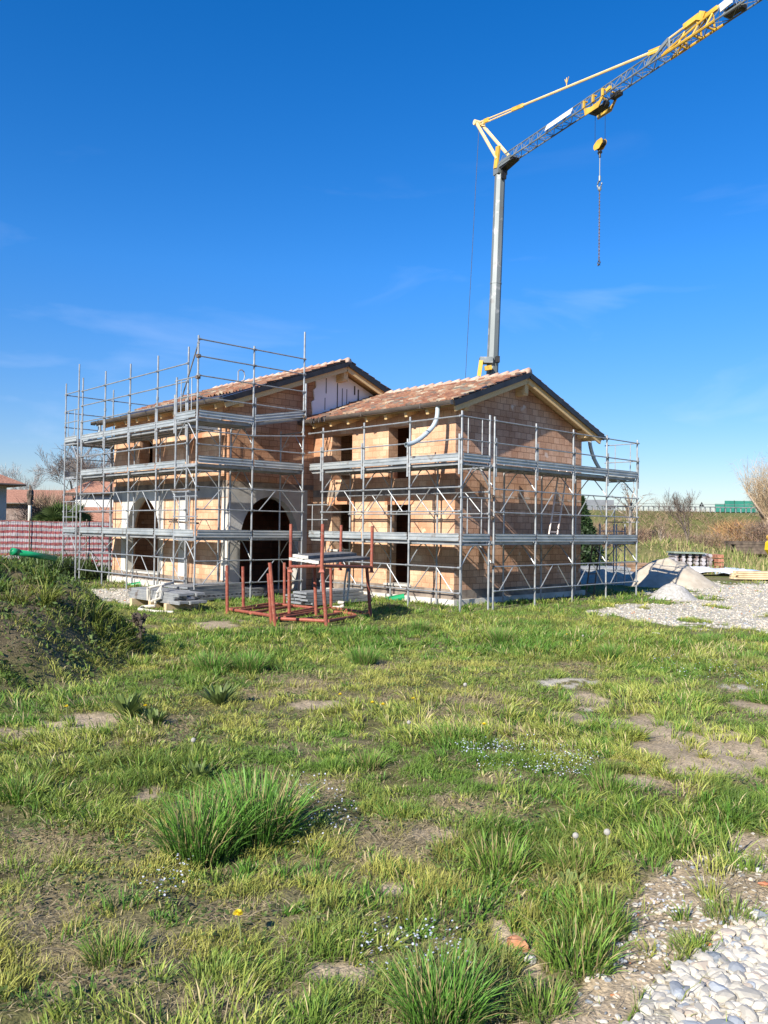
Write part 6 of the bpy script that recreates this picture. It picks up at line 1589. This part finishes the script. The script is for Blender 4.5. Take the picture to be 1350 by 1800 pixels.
dock('broad-leaved weed with upright wavy leaves at the foot of the mound', 222, 1262, .30, 1)
dock('broad-leaved weed right of the yellow dandelion by the mound', 272, 1275, .20, 2)
dock('broad-leaved weed standing before the green clumps', 385, 1240, .30, 3)
dock('low leafy weed in the grass behind the large twin clump', 345, 1372, .16, 4)
dock('low leafy weed between the grass and the bare soil', 1000, 1560, .095, 5)
dock('leafy weed at the lower middle among tiny flowers', 830, 1690, .09, 6)
# dry brown stalk by the mound
p = gpt(246, 1152); t = thing('dry_stalk', 'dead brown weed stalk standing at the right foot of the mound', 'weed', p)
q = pole_top(p, 240, 1086); mb = MB(); mb.path([p, p + (q - p) * .5 + RH * .04, q], .016, 5, .008)
for k in range(14):
    u = random.uniform(.2, 1); b = p + (q - p) * u; mb.tube(b, b + np.array([random.gauss(0, .10), random.gauss(0, .10), random.uniform(-.02, .12)]), .007, 4); e_ = b + np.array([random.gauss(0, .05), random.gauss(0, .05), .04]); mb.blob(e_, .03, .03, .045, 6, 4, k, .4)
mb.build('stem', M['darktimber'], t)
# dandelions
yel = pm('dandelion_yellow', (.82, .64, .02), (.86, .70, .03), 40, .7); stm = pm('flower_stem', (.16, .20, .06), (.22, .22, .09), 8, .7)
def flower_parts(t, hgt, r_, m, puff=False):
    mb = MB(); mb.path([(0, 0, -.02), (.006, .0, hgt * .5), (.012, .004, hgt)], .0028, 5); mb.build('stem', stm, t)
    mb = MB(); c_ = np.array([.012, .004, hgt])
    rs = random.Random(3)
    if puff:
        for k in range(150):
            v = np.array([rs.gauss(0, 1), rs.gauss(0, 1), rs.gauss(0, 1)]); v /= np.linalg.norm(v); mb.tube(c_, c_ + v * r_ * .9, .0006, 3); mb.tube(c_ + v * r_ * .85, c_ + v * r_, .0035, 4, .0045)
    else:
        for k in range(60):
            a = k * 2.4; rr_ = .25 + .75 * (k / 60) ** .7; v = np.array([math.cos(a) * rr_, math.sin(a) * rr_, .75 - .62 * rr_]); v /= np.linalg.norm(v); s_ = np.cross(v, [0, 0, 1.]); s_ /= np.linalg.norm(s_) + 1e-9
            tip = c_ + v * r_ * (.75 + .25 * rr_); mb.add([c_ - s_ * .001, c_ + s_ * .001, tip + s_ * .0024, tip - s_ * .0024], [(0, 1, 2, 3)])
        mb.blob(c_ + (0, 0, .001), r_ * .3, r_ * .3, r_ * .3, 8, 5)
    mb.build('flower_head', m, t)
FP = {}
def flower(label, px, py, hgt, r_, puff, cat, group):
    p = gpt(px, py)
    key = puff
    nm = 'dandelion_clock' if puff else 'dandelion'
    if key not in FP:
        t = thing(nm, label, cat, (0, 0, 0), group); flower_parts(t, .10, .016 if not puff else .0115, M['puffm'] if puff else yel, puff); FP[key] = t; t.location = tuple(map(float, p)); s_ = hgt / .10; t.scale = (s_, s_, s_)
        for ch in children(t):
            pass
        KIDS[t.name] = [(c_, []) for c_ in children(t)]
    else: dup(FP[key], p, random.uniform(0, 6.28), hgt / .10, label, group)
M['puffm'] = pm('seed_head', (.28, .265, .235), (.38, .36, .32), 30, .9)
G1 = 'yellow dandelions in the field'; G2_ = 'dandelion clocks in the field'
for lab, px, py in (('yellow dandelion at the right edge of the large twin clump', 507, 1466), ('yellow dandelion alone in the near grass, lowest of all', 425, 1655), ('yellow dandelion in front of the broad-leaved weed by the mound', 252, 1266),
                    ('yellow dandelion left of the middle group, standing apart', 595, 1243), ('yellow dandelion in the middle group, left one', 652, 1258), ('yellow dandelion in the middle group, brightest one', 676, 1262), ('yellow dandelion right of the middle group', 729, 1252),
                    ('yellow dandelion in the wide tuft in mid field', 848, 1300), ('yellow dandelion before the house corner, right one', 1017, 1140), ('yellow dandelion before the house corner, left one', 995, 1128), ('faded orange dandelion at the mound foot', 118, 1268)):
    flower(lab, px, py, .13, .02, False, 'dandelion', G1)
for lab, px, py, h_ in (('round white dandelion clock left of the twin clump', 336, 1335, .14), ('white dandelion clock by the soil path, right one', 1064, 1512, .13), ('white dandelion clock by the soil path, left one', 1010, 1515, .12), ('white dandelion clock in the middle group, taller', 817, 1232, .16), ('white dandelion clock before the house corner', 1024, 1132, .14), ('white dandelion clock beside the middle yellow flowers', 722, 1300, .13)):
    flower(lab, px, py, h_, .02, True, 'dandelion clock', G2_)
# tiny pale blue-white flowers
Cc = []
for px, py, rx, ry, n in ((930, 1345, 120, 32, 260), (1000, 1360, 70, 18, 80), (560, 1440, 70, 50, 120), (300, 1560, 50, 40, 60), (730, 1690, 110, 60, 150), (1240, 1185, 80, 28, 180), (1170, 1612, 40, 14, 40), (520, 1400, 60, 30, 40), (850, 1330, 50, 14, 90)):
    la0, d0_, rl, rd = ell(px, py, rx, ry); a = RNG.uniform(0, 6.283, n); r_ = np.sqrt(RNG.uniform(0, 1, n)); la = la0 + rl * r_ * np.cos(a); dd = d0_ + rd * r_ * np.sin(a)
    x = CAM[0] + RH[0] * la + FH[0] * dd; y = CAM[1] + RH[1] * la + FH[1] * dd; Cc.append(np.stack([x, y, heights(x, y) + RNG.uniform(.03, .075, n) * (1 + .05 * dd)], 1))
Cc = np.concatenate(Cc); n = len(Cc); dd = to_ld(Cc[:, 0], Cc[:, 1])[1]; S = .0036 * (1 + dd * .09)
up = RNG.normal(0, .35, (n, 3)) + (0, 0, 1.); up /= np.linalg.norm(up, axis=1)[:, None]; a = np.cross(up, RNG.normal(size=(n, 3))); a /= np.linalg.norm(a, axis=1)[:, None]; b = np.cross(up, a); vv = []
for k in range(5):
    t0, t1 = 1.2566 * k, 1.2566 * k + .9; vv += [Cc, Cc + (a * math.cos(t0) + b * math.sin(t0)) * S[:, None], Cc + (a * math.cos(t1) + b * math.sin(t1)) * S[:, None]]
lc = np.stack(vv, 1).reshape(-1, 3); tr_ = np.arange(n * 15).reshape(-1, 3)
setting(soup('wildflowers', lc, tr_, M['dryg'], np.repeat(np.array([.66, .70, .84]) * RNG.uniform(.8, 1.15, (n, 1)), 15, 0)), 'stuff')
# ------------------------------------------------------------------ gravel
def stones(name, x, y, size, cols, flat=.6, sub=1, amp=.20):
    n = len(x); bm = bmesh.new(); bmesh.ops.create_icosphere(bm, subdivisions=sub, radius=1); V = np.array([v.co[:] for v in bm.verts]); bm.verts.ensure_lookup_table(); Fc = np.array([[v.index for v in f.verts] for f in bm.faces]); bm.free()
    k = len(V); sc_ = np.stack([size * RNG.uniform(.75, 1.35, n), size * RNG.uniform(.6, 1.0, n), size * flat * RNG.uniform(.6, 1.1, n)], 1)
    P = V[None] * (1 + RNG.normal(0, amp, (n, k, 1)))
    for _ in range(9 if sub > 1 else 0):
        nn = RNG.normal(size=(n, 1, 3)); nn /= np.linalg.norm(nn, axis=2, keepdims=True); hc = RNG.uniform(.50, .88, (n, 1)); ov = np.maximum(0, (P * nn).sum(2) - hc); P = P - nn * ov[..., None]
    P = P * sc_[:, None, :] * (1.2 if sub > 1 else 1); a = RNG.uniform(0, 6.283, n); tl = RNG.normal(0, .35, n)
    ca, sa = np.cos(tl)[:, None], np.sin(tl)[:, None]; P = np.stack([P[..., 0], P[..., 1] * ca - P[..., 2] * sa, P[..., 1] * sa + P[..., 2] * ca], -1)
    ca, sa = np.cos(a)[:, None], np.sin(a)[:, None]; P = np.stack([P[..., 0] * ca - P[..., 1] * sa, P[..., 0] * sa + P[..., 1] * ca, P[..., 2]], -1)
    z = heights(x, y) + size * flat * .35; P = P + np.stack([x, y, z], 1)[:, None, :]
    T_ = (np.arange(n)[:, None, None] * k + Fc[None]).reshape(-1, 3)
    return soup(name, P.reshape(-1, 3), T_, M['stonev'], np.repeat(cols, k, 0))
M['stonev'] = vcolmat('gravel_stones', .8, 0, .3)
def scol(n):
    r_ = RNG.uniform(0, 1, n); c_ = np.array([.47, .435, .365]) * RNG.uniform(.75, 1.15, (n, 1))
    k = r_ < .12; c_[k] = np.array([.27, .29, .31]) * RNG.uniform(.7, 1.2, (k.sum(), 1)); k = (r_ > .12) & (r_ < .24); c_[k] = np.array([.48, .40, .31]) * RNG.uniform(.8, 1.2, (k.sum(), 1)); k = r_ > .987; c_[k] = np.array([.45, .17, .07]); return c_
la = RNG.uniform(.7, 3.2, 24000); dd = RNG.uniform(1.9, 5.2, 24000); m1 = pmask(la, dd, NGRAV, 191, .10); m2 = pmask(la, dd, PATH, 131, .1)
keep = (m1 > .5) & (RNG.uniform(0, 1, 24000) < .8) | (m2 > .5) & (RNG.uniform(0, 1, 24000) < .04 + .35 * sstep(1.6, .2, np.abs(la - 1.3) + np.abs(dd - 3.1) * .6)); la, dd, m1 = la[keep], dd[keep], m1[keep]
x = CAM[0] + RH[0] * la + FH[0] * dd; y = CAM[1] + RH[1] * la + FH[1] * dd; n = len(x)
setting(stones('gravel', x, y, np.where(m1 > .5, .006 + .030 * RNG.uniform(0, 1, n) ** 2.1, RNG.uniform(.004, .013, n)), scol(n), .62, 2, .0), 'stuff')
x, y = wedge(46000, 11, 36, .7); lat, d, soil, straw, lush, grav = covers(x, y); k = (grav > .5) & noh(x, y); x, y, d = x[k], y[k], d[k]; n = len(x)
setting(stones('gravel', x, y, RNG.uniform(.012, .036, n) * (.8 + d * .012), scol(n)), 'stuff')
def rock(label, name, cat, px, py, rx, ry, rz, m, seed):
    p = gpt(px, py); mb = MB(); mb.blob(p + (0, 0, rz * .5), rx, ry, rz, 9, 6, seed, .22); tag(mb.build(name, m), label, cat)
rock('curved orange brick shard lying in bare soil', 'brick_shard', 'shard', 911, 1650, .055, .03, .022, pm('shard_clay', (.36, .15, .07), (.44, .22, .12), 30, .9), 2)
rock('white stone just below the orange brick shard', 'white_stone', 'stone', 931, 1678, .028, .022, .018, M['stone'], 3)
rock('white stone on the soil path left of the gravel', 'white_stone', 'stone', 1090, 1665, .016, .014, .01, M['stone'], 5)
rock('pale stone at the far side of the soil path, right edge', 'white_stone', 'stone', 1335, 1535, .022, .018, .012, M['stone'], 6)
rock('small orange tile chip at the right edge by the gravel', 'tile_chip', 'shard', 1346, 1566, .03, .02, .012, pm('chip_clay', (.42, .14, .06), (.5, .2, .1), 30, .9), 8)
rock('white plastic scrap on the grass before the gravel lot', 'plastic_scrap', 'litter', 1152, 1113, .09, .04, .02, M['white'], 9)
rock('dark stone on the near gravel, biggest one', 'dark_stone', 'stone', 1255, 1690, .034, .026, .018, pm('slate', (.13, .15, .17), (.2, .22, .24), 20, .7), 11)

# ================================================================== LIGHT, SKY, CAMERA
SUN = np.array([.226, -1.0, .635]); SUN /= np.linalg.norm(SUN)
el = math.asin(SUN[2]); rot = math.atan2(SUN[0], SUN[1])
w = bpy.data.worlds.new('World'); SC.world = w; w.use_nodes = True; nt = w.node_tree; N = nt.nodes; L = nt.links
bg = N['Background']; sky = N.new('ShaderNodeTexSky'); sky.sky_type = 'NISHITA'; sky.sun_disc = False; sky.sun_elevation = el; sky.sun_rotation = rot; sky.altitude = 100; sky.air_density = SKY[0]; sky.dust_density = SKY[1]; sky.ozone_density = SKY[2]
tc = N.new('ShaderNodeTexCoord'); sep = N.new('ShaderNodeSeparateXYZ'); L.new(tc.outputs['Generated'], sep.inputs[0])
# thin high cloud streaks
mp = N.new('ShaderNodeMapping'); mp.inputs['Scale'].default_value = (2.2, 2.2, 9); L.new(tc.outputs['Generated'], mp.inputs[0])
cn = N.new('ShaderNodeTexNoise'); cn.inputs['Scale'].default_value = 1.6; cn.inputs['Detail'].default_value = 9; cn.inputs['Distortion'].default_value = .6; L.new(mp.outputs[0], cn.inputs['Vector'])
cr_ = ramp(N, L, cn.outputs[0], .56, .86, (0, 0, 0), (1, 1, 1))
zr = N.new('ShaderNodeMapRange'); zr.inputs[1].default_value = .46; zr.inputs[2].default_value = .05; zr.inputs[3].default_value = 0; zr.inputs[4].default_value = .24; L.new(sep.outputs[2], zr.inputs[0])
mu = N.new('ShaderNodeMath'); mu.operation = 'MULTIPLY'; L.new(cr_.outputs[0], mu.inputs[0]); L.new(zr.outputs[0], mu.inputs[1])
mx = N.new('ShaderNodeMix'); mx.data_type = 'RGBA'; L.new(mu.outputs[0], mx.inputs[0]); L.new(sky.outputs[0], mx.inputs[6]); mx.inputs[7].default_value = (9.0, 9.4, 10.0, 1)
hs = N.new('ShaderNodeHueSaturation'); hs.inputs['Saturation'].default_value = SKYSAT; hs.inputs['Hue'].default_value = SKYHUE; L.new(mx.outputs[2], hs.inputs['Color']); hr_ = N.new('ShaderNodeMapRange'); hr_.inputs[1].default_value = -.02; hr_.inputs[2].default_value = .30; hr_.inputs[3].default_value = 0; hr_.inputs[4].default_value = 1.0; L.new(sep.outputs[2], hr_.inputs[0]); hm = N.new('ShaderNodeMix'); hm.data_type = 'RGBA'; hm.blend_type = 'MULTIPLY'; hm.inputs[0].default_value = 1; L.new(hs.outputs[0], hm.inputs[6]); rh_ = ramp(N, L, hr_.outputs[0], 0, 1, (.60, .52, .575), (1, 1, 1)); L.new(rh_.outputs[0], hm.inputs[7]); L.new(hm.outputs[2], bg.inputs[0]); bg.inputs[1].default_value = SKYS
sl_ = bpy.data.lights.new('sun', 'SUN'); sl_.energy = SUNE; sl_.angle = math.radians(.53); sl_.color = (1, .94, .84)
so_ = bpy.data.objects.new('sun', sl_); COL.objects.link(so_); so_.rotation_euler = Vector(SUN).to_track_quat('Z', 'Y').to_euler(); so_.location = (5, -40, 30)
cam = bpy.data.cameras.new('camera'); co_ = bpy.data.objects.new('camera', cam); COL.objects.link(co_)
cam.sensor_fit = 'HORIZONTAL'; cam.sensor_width = 36; cam.lens = 36 * FPX / 1350; cam.clip_start = .05; cam.clip_end = 6000
mw = Matrix.Identity(4)
for i in range(3): mw[i][0] = R3[i]; mw[i][1] = U3[i]; mw[i][2] = -F3[i]; mw[i][3] = CAM[i]
co_.matrix_world = mw; SC.camera = co_
SC.view_settings.view_transform = 'Standard'; SC.view_settings.look = 'None'; SC.view_settings.exposure = EXPO; SC.view_settings.gamma = 1
SC.cycles.max_bounces = 6; SC.cycles.diffuse_bounces = 3; SC.cycles.transparent_max_bounces = 4; SC.cycles.use_denoising = True
